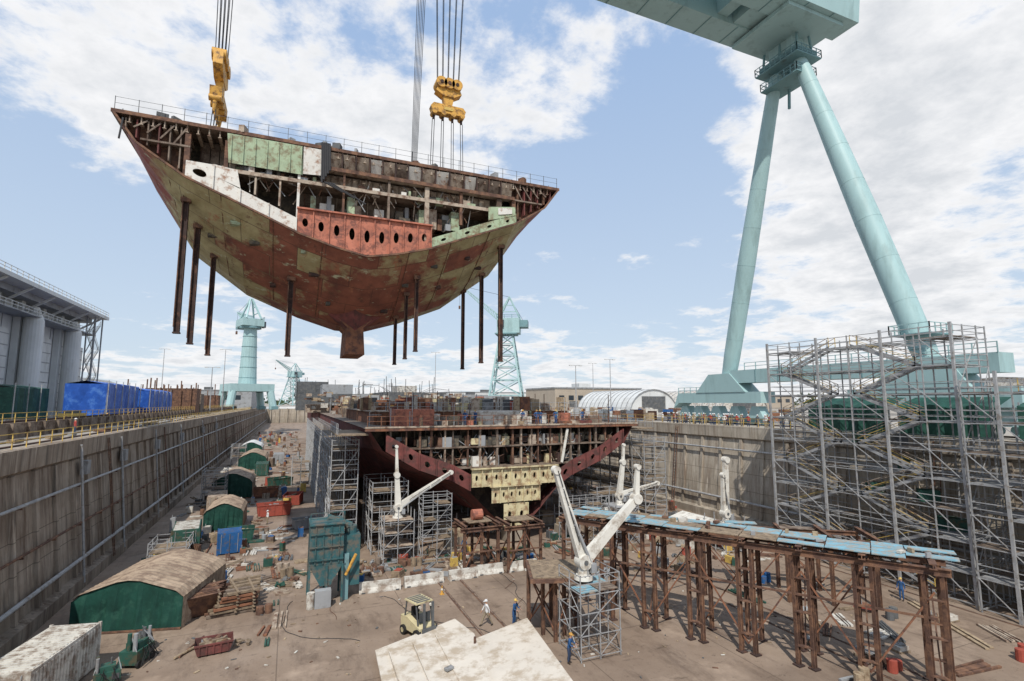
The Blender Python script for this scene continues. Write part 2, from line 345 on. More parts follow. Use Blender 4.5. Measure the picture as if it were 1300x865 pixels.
while x<20.2:
    h.box(x-0.03,x+0.03,49.5,49.8,32.8 if 0<x<16 else 35.3,35.0 if 0<x<16 else 38,"steel_tan" if random.random()<.4 else "rust"); x+=0.7
for x,m,wd in ((-0.15,"white_primer",.22),(-5.8,"rust",.3),(11.2,"steel_tan",.4),(3.6,"rust",.18),(7.6,"steel_brown",.2),(14.6,"rust",.25),(18.6,"steel_brown",.5),(20.2,"rust",.4),(-8.6,"rust",.4)):
    zb=max(30.8,33.9 if x<-5 else 0, 33.2 if x>13 else 0); zb=34.2 if x>18 or x<-8 else zb
    h.box(x-wd/2,x+wd/2,47.12,47.5,zb,36.5 if x>1.7 else 37.7,m)
for k in range(26): 
    a=rnd(0.5,14); h.box(a,a+rnd(.2,1.3),47.8+rnd(0,1),49.4,32.76,32.9+rnd(0.3,1.9),random.choice(["steel_tan","grey_metal","green_primer","rust","interior_dark","white_primer"]))
for k in range(40):
    x=rnd(-6,16); h.tube((x,47.6+rnd(0,.8),rnd(33.2,35)),(x+rnd(-2,2),47.9,rnd(35.4,37)),0.05,n=5,m=random.choice(["steel_tan","grey_metal","rust","white_primer"]))
for k in range(46):
    x=rnd(-7.5,18); h.rbox((x,rnd(47.4,48.2),35.3+rnd(.1,.3)),(rnd(.15,.9),rnd(.2,.6),rnd(.2,.8)),0,random.choice(["grey_metal","rust","steel_tan","interior_dark","green_primer","white_primer"]))
for k in range(3): h.box(-5.5+k*1.9,-5.35+k*1.9,47.2,49.4,33.6-k*0.7+.5,35.0,"steel_tan")
for k in range(5):
    x=1.6+k*0.16; h.tube((x,46.82,38.9),(x+0.1,46.82,35.2+k*.3),0.09,n=6,m="cable")
for k in range(3): h.tube((1.9+k*.3,46.85,35.3),(3.5+k,46.85,34.6-k*.4),0.07,n=6,m="cable")
h.add([(-5.8,46.88,38.25),(0.0,46.88,38.25),(0.1,46.98,35.7),(-5.6,46.98,35.75)],[(0,1,2,3)],"green_primer")
for k in range(7): h.box(-5.5+k*.9,-5.42+k*.9,46.82,46.87,35.9,38.2,"green_primer")
h.add([(0.1,46.9,38.25),(1.65,46.9,38.25),(1.6,47.0,35.9),(0.15,47.0,35.8)],[(0,1,2,3)],"white_primer")
for sg in (-1,1):
    h.add([(cx+sg*19.2,48.0,38.3),(cx+sg*14.3,48.0,38.3),(cx+sg*14.3,48.0,34.2),(cx+sg*17.6,48.0,36.3)],[(0,1,2,3)],"rust")
    for k in range(6):
        xx=cx+sg*(14.9+k*.75); h.box(xx-.05,xx+.05,47.2,48.0,34.7+k*.5,38.2,random.choice(["maroon","rust","steel_brown"]))
    h.box(min(cx+sg*14.2,cx+sg*17.6),max(cx+sg*14.2,cx+sg*17.6),47.1,47.9,36.55,36.7,"steel_brown")
    for k in range(4): h.beam((cx+sg*(14.5+k*.9),47.15,38.2),(cx+sg*(15.4+k*.9),47.15,36.6+k*.3),.08,.12,"steel_brown")
def zb(x):
    d=abs(x-cx); p=P47
    for a,b in zip(p,p[1:]):
        if b[0]<=d<=a[0]: return b[1]+(a[1]-b[1])*(d-b[0])/(a[0]-b[0])
    return 38.5
def cells(xs,top,m,y,a=.42,b=.5):
    for i,(x0,x1) in enumerate(zip(xs,xs[1:])):
        h.holed((x0,y,zb(x0)+.03),(x1,y,zb(x1)+.03),(x1,y,top(x1)),(x0,y,top(x0)),a,b,m)
        h.box(x1-.05,x1+.05,y-.14,y-.003,zb(x1)+.05,top(x1),m)
cells([-8.6,-6.6],lambda x:35.4+(x+8.6)*-.02,"white_primer",46.97,.5,.35)
cells([-6.6,-4.6,-2.4,-.2],lambda x:zb(x)+1.25,"white_primer",46.97,.0001,.0001)
h.prism([(-6.6,46.96,34.4),(-4.6,46.96,33.7),(-4.9,46.96,35.2),(-6.6,46.96,35.4)],(0,.1,0),"white_primer")
n=9; cells([-.15+i*(11.75)/n for i in range(n+1)],lambda x:32.55,"red_primer",46.95,.36,.34)
cells([11.65,14.0,16.4,18.6,20.3],lambda x:zb(x)+1.0,"green_primer",46.97,.22,.3)
h.prism([(17.4,46.93,34.0),(20.3,46.93,34.9),(20.3,46.93,35.8),(17.4,46.93,35.4)],(0,.1,0),"green_primer")
h.prism([(18.4,46.86,34.7),(19.9,46.86,35.0),(19.9,46.86,35.6),(18.4,46.86,35.4)],(0,.06,0),"white_primer")
h.box(-.2,11.7,46.7,47.0,32.56,32.7,"red_primer")
A=full(0)
for i in range(len(A)-1): h.beam((A[i][0],46.93,A[i][1]),(A[i+1][0],46.93,A[i+1][1]),0.2,0.16,"rust")
h.prism([(cx-2.2,55,25.0),(cx-.8,54.6,23.6),(cx-.95,54.2,20.8),(cx+.95,54.2,20.8),(cx+.8,54.6,23.6),(cx+2.2,55,25.0)],(0,5.8,0),"rust_orange")
h.prism([(cx-2.6,55.2,24.9),(cx-.2,53.2,25.6),(cx+.2,53.2,25.6),(cx+2.6,55.2,24.9),(cx,54.7,23.0)],(0,1.2,0),"maroon")
def zu(x,y):
    tt={47:0,49:.27,51.5:.56,54:.82,57:1}; ks=sorted(tt); t=1
    for a,b in zip(ks,ks[1:]):
        if a<=y<=b: t=tt[a]+(tt[b]-tt[a])*(y-a)/(b-a)
    d=abs(x-cx); p=prof(t)
    for a,b in zip(p,p[1:]):
        if b[0]<=d<=a[0]: return b[1]+(a[1]-b[1])*(d-b[0])/(a[0]-b[0])
    return 30
for x,y in ((-3.5,50),(-7,52),(-2,54),(1.5,50.5),(10,50.8),(13.8,52.5),(16,49.5),(3,53.5),(8.5,54),(-5,49),(18,52),(0.5,48.5),(12.5,49.2)):
    h.rbox((x,y,zu(x,y)-0.02),(rnd(.4,.9),rnd(.3,.8),0.3),0,random.choice(["interior_dark","rust_dark","rust_dark","green_primer"]))
for xx in (-10,-6,-2,2,9.6,13.6,17.6):
    for (ya,ta),(yb,tb) in zip(ys[:-1],ys[1:-1]): h.beam((xx,ya+.05,zu(xx,ya+.05)-.02),(xx,yb-.05,zu(xx,yb-.05)-.02),.07,.05,"rust")
for x,y,z1,z0,s in ((-8.8,49.5,34.4,21.7,.42),(-8.2,52,31.8,21.1,.4),(-7.2,55,29.5,20.4,.36),(-0.4,52,30.5,20.3,.42),(10.4,52,29.5,20.4,.32),(11.0,50,31.4,21,.34),(19.9,50,34.5,20.3,.4),(19.2,54,32.5,20.4,.38),(17.7,56,30.5,19.8,.33),(10.1,56,26.5,20.1,.32)):
    h.ibeam((x,y,z0),(x,y,z1),s,s,"rust_dark",0.07); h.box(x-s*.62,x+s*.62,y-s*.62,y+s*.62,z0-.12,z0-.001,"rust_dark")
    h.tube((x-s*.5,y-.25,z0+.4),(x-s*.5,y-.25,z1),.05,n=5,m="rust")
    h.box(x-s*.9,x+s*.9,y-s*.9,y+s*.9,zu(x,y)-.25,zu(x,y)+.1,"rust")
x=cx-19.4
while x<cx+19.5:
    for y in (47.05,60.9): h.beam((x,y,38.6),(x,y,39.75),0.04,0.04,"grey_dark")
    x+=1.55
for z in (39.7,39.2): h.beam((cx-19.4,47.05,z),(cx+19.4,47.05,z),0.02,0.02,"grey_dark")
for y in range(49,61,2):
    for sg in (-1,1): h.beam((cx+sg*19.4,y,38.6),(cx+sg*19.4,y,39.75),.05,.05,"grey_dark")
for k in range(22):
    x=rnd(-12,24); h.rbox((x,rnd(47.3,49),38.6+.3),(rnd(.2,.9),rnd(.2,.8),rnd(.3,.7)),rnd(0,3),random.choice(["grey_metal","rust","steel_tan","grey_dark"]))
h.tube((-12.9,46.7,37.9),(-13.0,46.5,36.1),.07,n=6,m="cable")
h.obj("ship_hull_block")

# ------------------------------------------------------------------ gantry crane
G=MB(); T="teal_paint"
GX=66
def taper(p,q,pts):
    p=Vector(p);q=Vector(q)
    for (a,ra),(b,rb) in zip(pts,pts[1:]): G.tube(p.lerp(q,a),p.lerp(q,b),ra,rb,28,T,cap=True)
    for a in (.12,.24,.36,.48,.6,.72,.84):
        for (a0,r0),(a1,r1) in zip(pts,pts[1:]):
            if a0<=a<a1:
                r_=r0+(r1-r0)*(a-a0)/(a1-a0); d=(q-p).normalized(); G.tube(p.lerp(q,a),p.lerp(q,a)+d*.08,r_+.018,r_+.018,28,T)
taper((GX,52.2,66.2),(GX,65.0,18.6),[(0,.75),(.06,.95),(.35,1.18),(.6,1.34),(.9,1.25),(1,1.05)])
taper((GX,48.6,66.2),(GX,35.4,20.4),[(0,.75),(.06,1.0),(.35,1.3),(.6,1.48),(.9,1.4),(1,1.2)])
G.box(GX-2.0,GX+2.0,47.2,53.6,66.0,66.7,"teal_dark")
G.box(GX-1.3,GX+1.3,48.4,52.4,66.71,69.6,T)
for a in (-1.6,1.6):
    for y in (47.6,50.4,53.2): G.beam((GX+a,y,66.7),(GX+a*.7,y,69.6),.25,.25,"teal_dark")
for zz,w_ in ((65.5,2.5),(63.0,2.0)):
    G.box(GX-w_,GX+w_,46.8 if zz>64 else 47.4,54.0 if zz>64 else 53.6,zz-.16,zz,"teal_dark")
    ya,yb=(46.8,54.0) if zz>64 else (47.4,53.6)
    for s_ in (-1,1): G.rail((GX+s_*w_,ya,zz),(GX+s_*w_,yb,zz),1.2,.9,.045,"teal_dark")
    G.rail((GX-w_,ya,zz),(GX+w_,ya,zz),1.2,.9,.045,"teal_dark"); G.rail((GX-w_,yb,zz),(GX+w_,yb,zz),1.2,.9,.045,"teal_dark")
G.beam((GX+1.4,51.6,60),(GX+1.0,50.9,66),.3,.3,"teal_dark")
G.prism([(-95,43.4,69.6),(-95,47.4,69.6),(-95,47.4,78),(-95,42.4,78)],(167,0,0),T)
G.prism([(-95,50.8,69.8),(-95,54.6,69.8),(-95,55.6,78),(-95,50.8,78)],(163,0,0),T)
G.box(56,70.5,47.41,50.79,70.0,76,T); G.box(59,69.8,44.2,54.0,69.0,69.55,T)
for x in range(-90,60,12): G.box(x-.9,x+.9,47.41,50.79,70.6,74,T)
for x in range(-93,70,5):
    G.box(x-.05,x+.05,43.45,47.35,69.52,69.59,"teal_dark"); G.box(x-.05,x+.05,50.85,54.55,69.72,69.79,"teal_dark")
G.box(72.0,72.4,43.8,47,70.4,76,"teal_dark"); G.rail((72.1,43.2,78),(72.1,47.2,78),1.1,1,.05,"teal_dark")
G.rail((-95,42.2,78),(71,42.2,78),1.1,3,.05,"teal_dark")
for x in (-7.6,13.0): G.box(x-4,x+4,43,55,78.01,81,"orange_paint"); G.box(x-2,x+2,48,50.4,68.2,78,"teal_dark")
G.box(GX-1.5,GX+1.5,57.2,75.2,15.9,17.6,T); G.prism([(GX-1.6,60,17.61),(GX-1.6,70.5,17.61),(GX-1.6,67.5,20.6),(GX-1.6,63,20.6)],(3.2,0,0),T)
G.prism([(GX-1.45,72,17.61),(GX-1.45,76.5,15),(GX-1.45,75.2,17.61)],(2.9,0,0),T)
G.box(GX-1.4,GX+1.4,28.5,62.9,19.0,21.0,T)
G.box(GX-1.5,GX+1.5,27,44,15.5,17.6,T); G.prism([(GX-1.6,31,17.61),(GX-1.6,41,17.61),(GX-1.6,38,20.98),(GX-1.6,33,20.98)],(3.2,0,0),T)
G.rail((GX-1.4,28.5,21.0),(GX-1.4,60,21.0),1.1,2,.05,T); G.rail((GX-1.5,69,17.6),(GX-1.5,75,17.6),1.0,1.5,.05,T)
for y in range(30,62,4): G.box(GX-1.46,GX-1.41,y,y+.12,19.05,20.95,"teal_dark")
for yc in (59,63,67,71,74.4,29,33,37,42):
    G.prism([(GX-.8,yc-1.5,13.6),(GX-.8,yc+1.5,13.6),(GX-.8,yc+.6,15.4),(GX-.8,yc-.6,15.4)],(1.6,0,0),T)
    for dy in (-.9,.9): G.tube((GX-.4,yc+dy,13.2),(GX+.4,yc+dy,13.2),.55,n=14,m="teal_dark")
G.box(GX-.2,GX+.2,10,200,12.51,12.66,"rust_dark")
G.rbox((GX-.2,35.9,23.6),(4.2,4.2,.15),0,"teal_dark")
for (p,q) in (((GX-2.3,33.8),(GX-2.3,38)),((GX-2.3,33.8),(GX+1.9,33.8)),((GX-2.3,38),(GX+1.9,38))): G.rail((*p,23.7),(*q,23.7),1.1,1,.05,T)
G.obj("gantry_crane",smooth=True)

def sheave_block(name,x,y,z,w):
    b=MB(); O="orange_paint"
    b.prism([(x-w*.55,y-.5,z+.9),(x+w*.55,y-.5,z+.9),(x+w*.7,y-.5,z+.2),(x+w*.3,y-.5,z-.3),(x-w*.3,y-.5,z-.3),(x-w*.7,y-.5,z+.2)],(0,1.0,0),O)
    for k in (-1,0,1):
        b.tube((x+k*w*.42,y-.75,z+1.15),(x+k*w*.42,y+.75,z+1.15),.62,n=18,m=O); b.tube((x+k*w*.42,y-.82,z+1.15),(x+k*w*.42,y+.82,z+1.15),.2,n=10,m="rust_dark")
    b.prism([(x-w*.3,y-.35,z-.3),(x+w*.3,y-.35,z-.3),(x+w*.18,y-.35,z-1.5),(x-w*.18,y-.35,z-1.5)],(0,.7,0),O)
    b.prism([(x-w*.95,y-.45,z-1.7),(x-w*.8,y-.45,z-1.3),(x+w*.8,y-.45,z-1.3),(x+w*.95,y-.45,z-1.7),(x+w*.85,y-.45,z-2.3),(x-w*.85,y-.45,z-2.3)],(0,.9,0),O)
    for k in (-1,-.35,.35,1):
        b.tube((x+k*w*.75,y-.55,z-2.3),(x+k*w*.75,y+.55,z-2.3),.3,n=12,m=O)
        b.tube((x+k*w*.75,y,z-2.3),(x+k*w*.75,y,z-3.0),.14,n=8,m="rust_dark")
    b.rbox((x,y-.52,z-1.8),(w*.5,.05,.35),0,"yellow_paint")
    return b
b=sheave_block("",14.7,53,50.0,2.1)
for k in range(10):
    xx=12.6+k*.44; b.tube((14.7+(k-4.5)*.3,53+(k%2-.5)*.8,51.2),(xx,52+(k%2-.5)*1.2,70),.04,n=5,m="cable",cap=False)
for k in (-1,-.35,.35,1):
    for d in (-.12,.12): b.tube((14.7+k*1.6+d,53,47.0),(14.7+k*1.8+d,53,38.6),.04,n=5,m="cable",cap=False)
b.obj("crane_hook_block",smooth=True)
b=MB()
O="orange_paint"; x=-7.5;y=53
b.prism([(x-.35,y-2,47.9),(x-.35,y+2,47.9),(x-.35,y+2.2,46.6),(x-.35,y+1,45.8),(x-.35,y-1,45.8),(x-.35,y-2.2,46.6)],(.8,0,0),O)
for k in (-1.3,0,1.3): b.tube((x-.55,y+k,47.9),(x+.65,y+k,47.9),.6,n=18,m=O)
b.box(x-.2,x+.4,y-.6,y+.6,44.4,45.79,O)
b.prism([(x-.45,y-2.2,44.39),(x-.45,y+2.2,44.39),(x-.45,y+2.0,43.5),(x-.45,y-2.0,43.5)],(1.0,0,0),O)
for k in (-1.8,-.6,.6,1.8):
    b.tube((x-.5,y+k,43.4),(x+.55,y+k,43.4),.3,n=12,m=O); b.tube((x,y+k,43.1),(x-.05,y+k,42.1),.2,.1,n=8,m=O)
    for d in (-.12,.12): b.tube((x+d,y+k,42.3),(x+d-.1,y+k*1.3,38.6),.04,n=5,m="cable",cap=False)
for k in range(8): b.tube((x-.3+(k%4)*.22,y-1.4+k*.4,48.2),(x-.5+(k%4)*.4,y-3+k*.5,70),.04,n=5,m="cable",cap=False)
b.obj("crane_hook_block",smooth=True)
b=MB()
for k in range(6): b.tube((10.5+k*.14,51.6+k*.2,38.6),(10.8+k*.25,51.4+k*.2,70),.035,n=5,m="cable",cap=False)
b.obj("crane_hoist_cable")

# ------------------------------------------------------------------ ship under construction
cx2=24.6; S=MB()
Q=[(16.8,13.2),(15.3,10.9),(11.4,8.6),(6.2,6.7),(3.0,3.4),(1.3,1.9),(0,1.9)]
Q2=[(17.0,13.2),(16.9,9),(16.5,5),(15,2.6),(9,1.9),(2,1.9),(0,1.9)]
def fq(t):
    p=[(a[0]*(1-t)+b_[0]*t,a[1]*(1-t)+b_[1]*t) for a,b_ in zip(Q,Q2)]
    return [(cx2-a,z) for a,z in p]+[(cx2+a,z) for a,z in reversed(p[:-1])]
yy=[(57,0),(62,.12),(70,.35),(85,.7),(110,1),(260,1)]
for (ya,ta),(yb,tb) in zip(yy,yy[1:]):
    A=fq(ta);C_=fq(tb)
    for i in range(len(A)-1):
        S.quad((A[i][0],ya,A[i][1]),(A[i+1][0],ya,A[i+1][1]),(C_[i+1][0],yb,C_[i+1][1]),(C_[i][0],yb,C_[i][1]),"maroon")
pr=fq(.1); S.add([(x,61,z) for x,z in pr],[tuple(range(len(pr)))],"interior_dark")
pr=fq(1); S.add([(x,260,z) for x,z in pr],[tuple(range(len(pr)))],"maroon")
S.add([(cx2-17.2,56.6,13.25),(cx2+17.2,56.6,13.25),(cx2+17.2,260,13.25),(cx2-17.2,260,13.25)],[(0,1,2,3)],"steel_brown")
S.box(cx2-17.2,cx2+17.2,56.55,56.95,12.95,13.2,"rust_orange"); S.box(cx2-17.2,cx2+17.2,56.6,56.95,13.26,13.42,"steel_tan")
for z in (10.9,8.6): S.box(cx2-14.8 if z>10 else cx2-11,cx2+14.8 if z>10 else cx2+11,56.9,61,z,z+.15,"steel_brown")
x=cx2-14.5
while x<cx2+14.6:
    m=random.choice(["rust","steel_brown","steel_tan","rust","steel_brown"])
    z0=max(8.76,8.8+(abs(x-cx2)-11)*.6)
    wv=rnd(.05,.12); S.box(x-wv,x+wv,57.0,57.35,z0,12.9,m)
    S.box(x-.05,x+.05,59.8,60.9,8.76 if abs(x-cx2)<11 else 11.06,12.9,"steel_brown"); x+=rnd(.8,2.1)
for k in range(260):
    x=cx2+rnd(-14,14); lev=random.choice([11.06,8.76])
    if lev<9 and abs(x-cx2)>10.4: continue
    S.rbox((x,rnd(57.3,60.2),lev+.5),(rnd(.2,1.1),rnd(.2,.8),rnd(.3,1.4)),0,random.choice(["steel_tan","grey_metal","green_primer","rust","rust_dark","white_primer","interior_dark","yellow_primer","rust","interior_dark"]))
for k in range(70):
    x=cx2+rnd(-12,12); S.tube((x,57.3,rnd(9,12)),(x+rnd(-2.5,2.5),57.6,rnd(9,12.7)),.05,n=5,m=random.choice(["steel_tan","grey_metal","rust","rust_orange"]))
S.beam((cx2+6.0,56.7,8.8),(cx2+6.9,56.8,12.8),.12,.3,"white_paint")
def zq(x):
    d=abs(x-cx2)
    for a,b_ in zip(Q,Q[1:]):
        if b_[0]<=d<=a[0]: return b_[1]+(a[1]-b_[1])*(d-b_[0])/(a[0]-b_[0])
    return 13
def cells2(xs,zt,zbm,m,y,a=.4,b_=.42):
    for x0,x1 in zip(xs,xs[1:]):
        S.holed((x0,y,zbm(x0)),(x1,y,zbm(x1)),(x1,y,zt(x1)),(x0,y,zt(x0)),a,b_,m,(0,.2,0)); S.box(x1-.06,x1+.06,y-.2,y-.004,zbm(x1),zt(x1),m)
xs=[cx2-5.4+i*1.2 for i in range(10)]
cells2(xs,lambda x:8.45,lambda x:max(zq(x)+.1,6.5),"yellow_primer",56.8,.28,.34)
xs=[cx2-3.0+i*1.0 for i in range(7)]
cells2(xs,lambda x:6.35,lambda x:max(zq(x)+.1,4.6),"yellow_primer",56.82,.28,.34)
cells2([cx2-1.5,cx2,cx2+1.5],lambda x:4.45,lambda x:1.95,"yellow_primer",56.84,.3,.3)
S.box(cx2-5.5,cx2+5.5,56.5,56.95,8.46,8.58,"yellow_primer"); S.box(cx2-3.2,cx2+3.2,56.55,56.95,6.38,6.48,"yellow_primer")
for sg in (-1,1):
    xs=sorted([cx2+sg*(5.6+i*1.95) for i in range(4)]); cells2(xs,lambda x:zq(x)+1.9,lambda x:zq(x)+.08,"maroon",56.86,.3,.35)
    xs=sorted([cx2+sg*(11.4+i*1.8) for i in range(3)]); cells2(xs,lambda x:min(zq(x)+1.9,12.8),lambda x:zq(x)+.08,"maroon",56.88,.28,.35)
S.box(cx2-15,cx2+12,66,100,13.26,14.8,"rust_orange"); S.box(cx2-12,cx2+14,100,150,13.26,15.6,"steel_brown")
S.box(cx2-15.3,cx2+12.3,65.8,100.2,14.81,14.92,"steel_tan")
S.box(cx2-4,cx2+3,60,65.5,13.26,14.9,"white_dirty"); S.box(cx2-13.5,cx2-9,60,64,13.26,15.2,"red_primer")
for k in range(14):
    x=cx2-14.6+k*2.05; S.box(x,x+.25,65.6,65.99,13.27,14.8,random.choice(["white_primer","rust","red_primer","green_primer"]))
for k in range(520):
    y=rnd(57.5,150); x=cx2+rnd(-15,15); z=13.26 if y<66 else (14.92 if y<100 and -15<x-cx2<12 else 13.3)
    if y>=100: z=15.6 if -12<x-cx2<14 else 13.3
    hgt=rnd(.3,1.3) if y<66 else rnd(.3,1.9)
    S.rbox((x,y,z+hgt/2),(rnd(.3,1.8),rnd(.3,1.5),hgt),rnd(-.2,.2),random.choice(["red_primer","rust_orange","maroon","white_dirty","grey_metal","steel_tan","rust","yellow_primer","grey_dark","steel_tan","wood","steel_brown","rust_orange","red_paint"]))
for k in range(220):
    x=cx2+rnd(-16,15); y=rnd(57,140); z=13.26; hh=rnd(1.5,4.2); S.beam((x,y,z),(x,y,z+hh),.08,.08,random.choice(["rust","grey_metal","rust_dark","galv"]))
    if k%3==0: S.beam((x,y,z+hh*.8),(x+rnd(1,3),y,z+hh*.8),.07,.07,"galv")
for k in range(7):
    x=cx2-12+k*3.6; S.tube((x,62.2,13.3),(x,62.2,14.6),.7,n=16,m=random.choice(["red_primer","rust_orange","white_dirty"]))
S.rail((cx2-17,56.7,13.45),(cx2+17,56.7,13.45),1.1,1.4,.03,"rust_orange"); S.rail((cx2-15,66,14.92),(cx2+12,66,14.92),1.1,1.4,.03,"galv"); S.rail((cx2-15,80,14.92),(cx2+12,80,14.92),1.1,1.8,.03,"yellow_paint")
for sg in (-1,1):
    S.rbox((cx2+sg*18.4,62,12.6),(3.2,10,.15),0,"plank"); S.rail((cx2+sg*19.9,57,12.7),(cx2+sg*19.9,67,12.7),1.1,1.5,.03,"galv")
for x0,x1,y0,y1,z0,z1,m in ((6,22,165,185,13.3,18.5,"grey_dark"),(9,18,170,182,18.51,21.5,"grey_metal"),(22,48,150,190,13.3,17,"steel_brown"),(25,44,155,185,17.01,19,"grey_dark"),(30,36,160,170,19.01,21,"white_dirty"),(2,12,190,210,13.3,23,"grey_dark"),(48,60,150,170,12.6,18,"grey_metal"),(4,20,150,160,13.3,15.5,"steel_tan")):
    S.box(x0,x1,y0,y1,z0,z1,m)
for k in range(160):
    x=rnd(4,46); y=rnd(147,149.5); z=rnd(14,18.5); S.rbox((x,y,z),(rnd(.5,2.5),1,rnd(.3,1.2)),0,random.choice(["rust","grey_metal","white_dirty","grey_dark","wood","steel_tan"]))
for k in range(70):
    x=rnd(0,46); y=random.choice([156,190]); S.beam((x,y,17),(x+rnd(-.5,.5),y,rnd(19,24)),.15,.15,"grey_dark")
    if k%3==0: S.beam((x,y,rnd(18,22)),(x+rnd(2,5),y,rnd(18,22)),.12,.12,"grey_dark")
S.obj("aircraft_carrier_hull")

# ------------------------------------------------------------------ scaffolds
def scaffold(name,xs,ys_,zs,m="galv",plank="plank",r=.035,brace=True,rails=True,planks_on=lambda i,j,k:True):
    s=MB()
    for x in xs:
        for y in ys_: s.beam((x,y,0.01),(x,y,zs[-1]+1.1),2*r,2*r,m)
    for k,z in enumerate(zs):
        for x in xs: s.beam((x,ys_[0]-.1,z),(x,ys_[-1]+.1,z),1.6*r,1.6*r,m)
        for y in ys_: s.beam((xs[0]-.1,y,z-.08),(xs[-1]+.1,y,z-.08),1.6*r,1.6*r,m)
        if rails and z>0.6:
            for x in (xs[0],xs[-1]):
                for dz in (.5,1.0): s.beam((x,ys_[0],z+dz),(x,ys_[-1],z+dz),1.3*r,1.3*r,m)
            for y in (ys_[0],ys_[-1]):
                for dz in (.5,1.0): s.beam((xs[0],y,z+dz),(xs[-1],y,z+dz),1.3*r,1.3*r,m)
        if z>0.6:
            for i in range(len(xs)-1):
                for j in range(len(ys_)-1):
                    if planks_on(i,j,k): s.box(xs[i]+.06,xs[i+1]-.06,ys_[j]+.06,ys_[j+1]-.06,z+.05,z+.11,plank if random.random()<.7 else "steel_brown")
    if brace:
        for k in range(len(zs)-1):
            for j in range(len(ys_)-1):
                if (j+k)%2==0: s.beam((xs[0]-.05,ys_[j],zs[k]),(xs[0]-.05,ys_[j+1],zs[k+1]),1.3*r,1.3*r,m)
            for i in range(len(xs)-1):
                if (i+k)%2: s.beam((xs[i],ys_[0]-.05,zs[k]),(xs[i+1],ys_[0]-.05,zs[k+1]),1.3*r,1.3*r,m)
    return s
def stairflight(s,x,w,ya,za,yb,zb_,m="galv"):
    for xx in (x,x+w):
        s.beam((xx,ya,za),(xx,yb,zb_),.05,.25,m)
        s.beam((xx,ya,za+1),(xx,yb,zb_+1),.05,.05,"steel_tan"); s.beam((xx,ya,za+.5),(xx,yb,zb_+.5),.04,.04,"yellow_paint")
        s.beam((xx,ya,za),(xx,ya,za+1),.05,.05,"yellow_paint"); s.beam((xx,yb,zb_),(xx,yb,zb_+1),.05,.05,"yellow_paint")
    n=int(abs(zb_-za)/.24)
    for i in range(1,n):
        y=ya+(yb-ya)*i/n; z=za+(zb_-za)*i/n; s.box(x+.03,x+w-.03,y-.12,y+.12,z-.02,z+.02,m)
zs=[.3]+[2.55+i*2.36 for i in range(9)]
ysA=[25.0,27.4,30.6,33.8,37.0,40.2,43.0]
s=scaffold("a",[50.0,51.6,53.6,54.9],ysA,zs,r=.045,plank="galv",planks_on=lambda i,j,k: (i==0 and j in (0,5)) or (i==1 and (j+k)%3!=1))
for y in (25.0,30.6,37.0,43.0): s.beam((49.9,y,0.01),(49.9,y,zs[-1]+1.2),.2,.2,"galv")
for k in range(len(zs)-1):
    a,b_=(28.0,33.6) if k%2==0 else (33.6,28.0); stairflight(s,50.15,1.0,a,zs[k]+.1,b_,zs[k+1]+.1)
    a,b_=(41.5,35.8) if k%2==0 else (35.8,41.5); stairflight(s,50.15,1.0,a,zs[k]+.1,b_,zs[k+1]+.1)
for k in range(8): s.rbox((52+rnd(0,2),rnd(27,42),zs[2+k//2]+.6),(1,1.5,1),rnd(0,1),random.choice(["grey_dark","green_machine","white_dirty","green_tarp"]))
s.obj("stair_scaffold_tower")
zs2=zs[:8]
s=scaffold("b",[49.6,51.6,53.6,54.9],[12.0,14.6,17.2,19.8,22.2,24.6],zs2,r=.045,plank="galv",planks_on=lambda i,j,k: i!=2 and (i+j+k)%3!=1)
for y in (17.2,22.2): s.beam((49.5,y,0.01),(49.5,y,18.4),.2,.2,"galv")
for k in range(len(zs2)-1):
    a,b_=(15,21) if k%2==0 else (21,15); stairflight(s,49.8,1.0,a,zs2[k]+.1,b_,zs2[k+1]+.1)
s.obj("stair_scaffold_tower")
s=MB()
for y0,y1 in ((14,24.4),(26,34),(35,44)):
    n=14; top=15.6
    for i in range(n):
        ya=y0+(y1-y0)*i/n; yb=y0+(y1-y0)*(i+1)/n; xa=57.4+.25*math.sin(i*2.1); xb=57.4+.25*math.sin((i+1)*2.1)
        s.quad((xa,ya,QZ+.25),(xb,yb,QZ+.25),(xb+.1,yb,top+.2*math.sin(i)),(xa+.1,ya,top+.2*math.sin(i-1)),"green_tarp")
        s.quad((xa+.1,ya,top+.2*math.sin(i-1)),(xb+.1,yb,top+.2*math.sin(i)),(60.5,yb,top+.9),(60.5,ya,top+.9),"green_tarp")
    for yq in (y0,y1): s.beam((57.6,yq,QZ),(57.6,yq,16),.1,.1,"galv"); s.beam((60.5,yq,QZ),(60.5,yq,16.5),.1,.1,"galv")
s.obj("tarp_shelter")
s=scaffold("c",[4.4,5.8,7.2],[60+i*3 for i in range(30)],[.4+i*2.1 for i in range(6)],r=.05); s.obj("hull_scaffold")
s=scaffold("c",[8.6,10.6,12.4],[58.4+i*2.4 for i in range(4)],[.4+i*2 for i in range(4)],r=.045); s.obj("hull_scaffold")
s=scaffold("c",[42.2,43.8,45.5],[56+i*2.6 for i in range(12)],[.4+i*2 for i in range(6)],r=.045); s.obj("hull_scaffold")
s=scaffold("c",[36,37.8,39.6],[57.5+i*2.4 for i in range(3)],[.4+i*2 for i in range(3)],r=.045); s.obj("hull_scaffold")
s=scaffold("c",[29.5,31.3,33.1,34.9],[53.8,55.4],[.4,2.2,4.0],r=.035,planks_on=lambda i,j,k:(i+k)%2==0); s.obj("hull_scaffold")
s=scaffold("c",[12.9,14.4,15.9],[53.4,55.2],[.4,2.2,4.0,5.6],r=.035,planks_on=lambda i,j,k:(i+k)%2==0); s.obj("hull_scaffold")
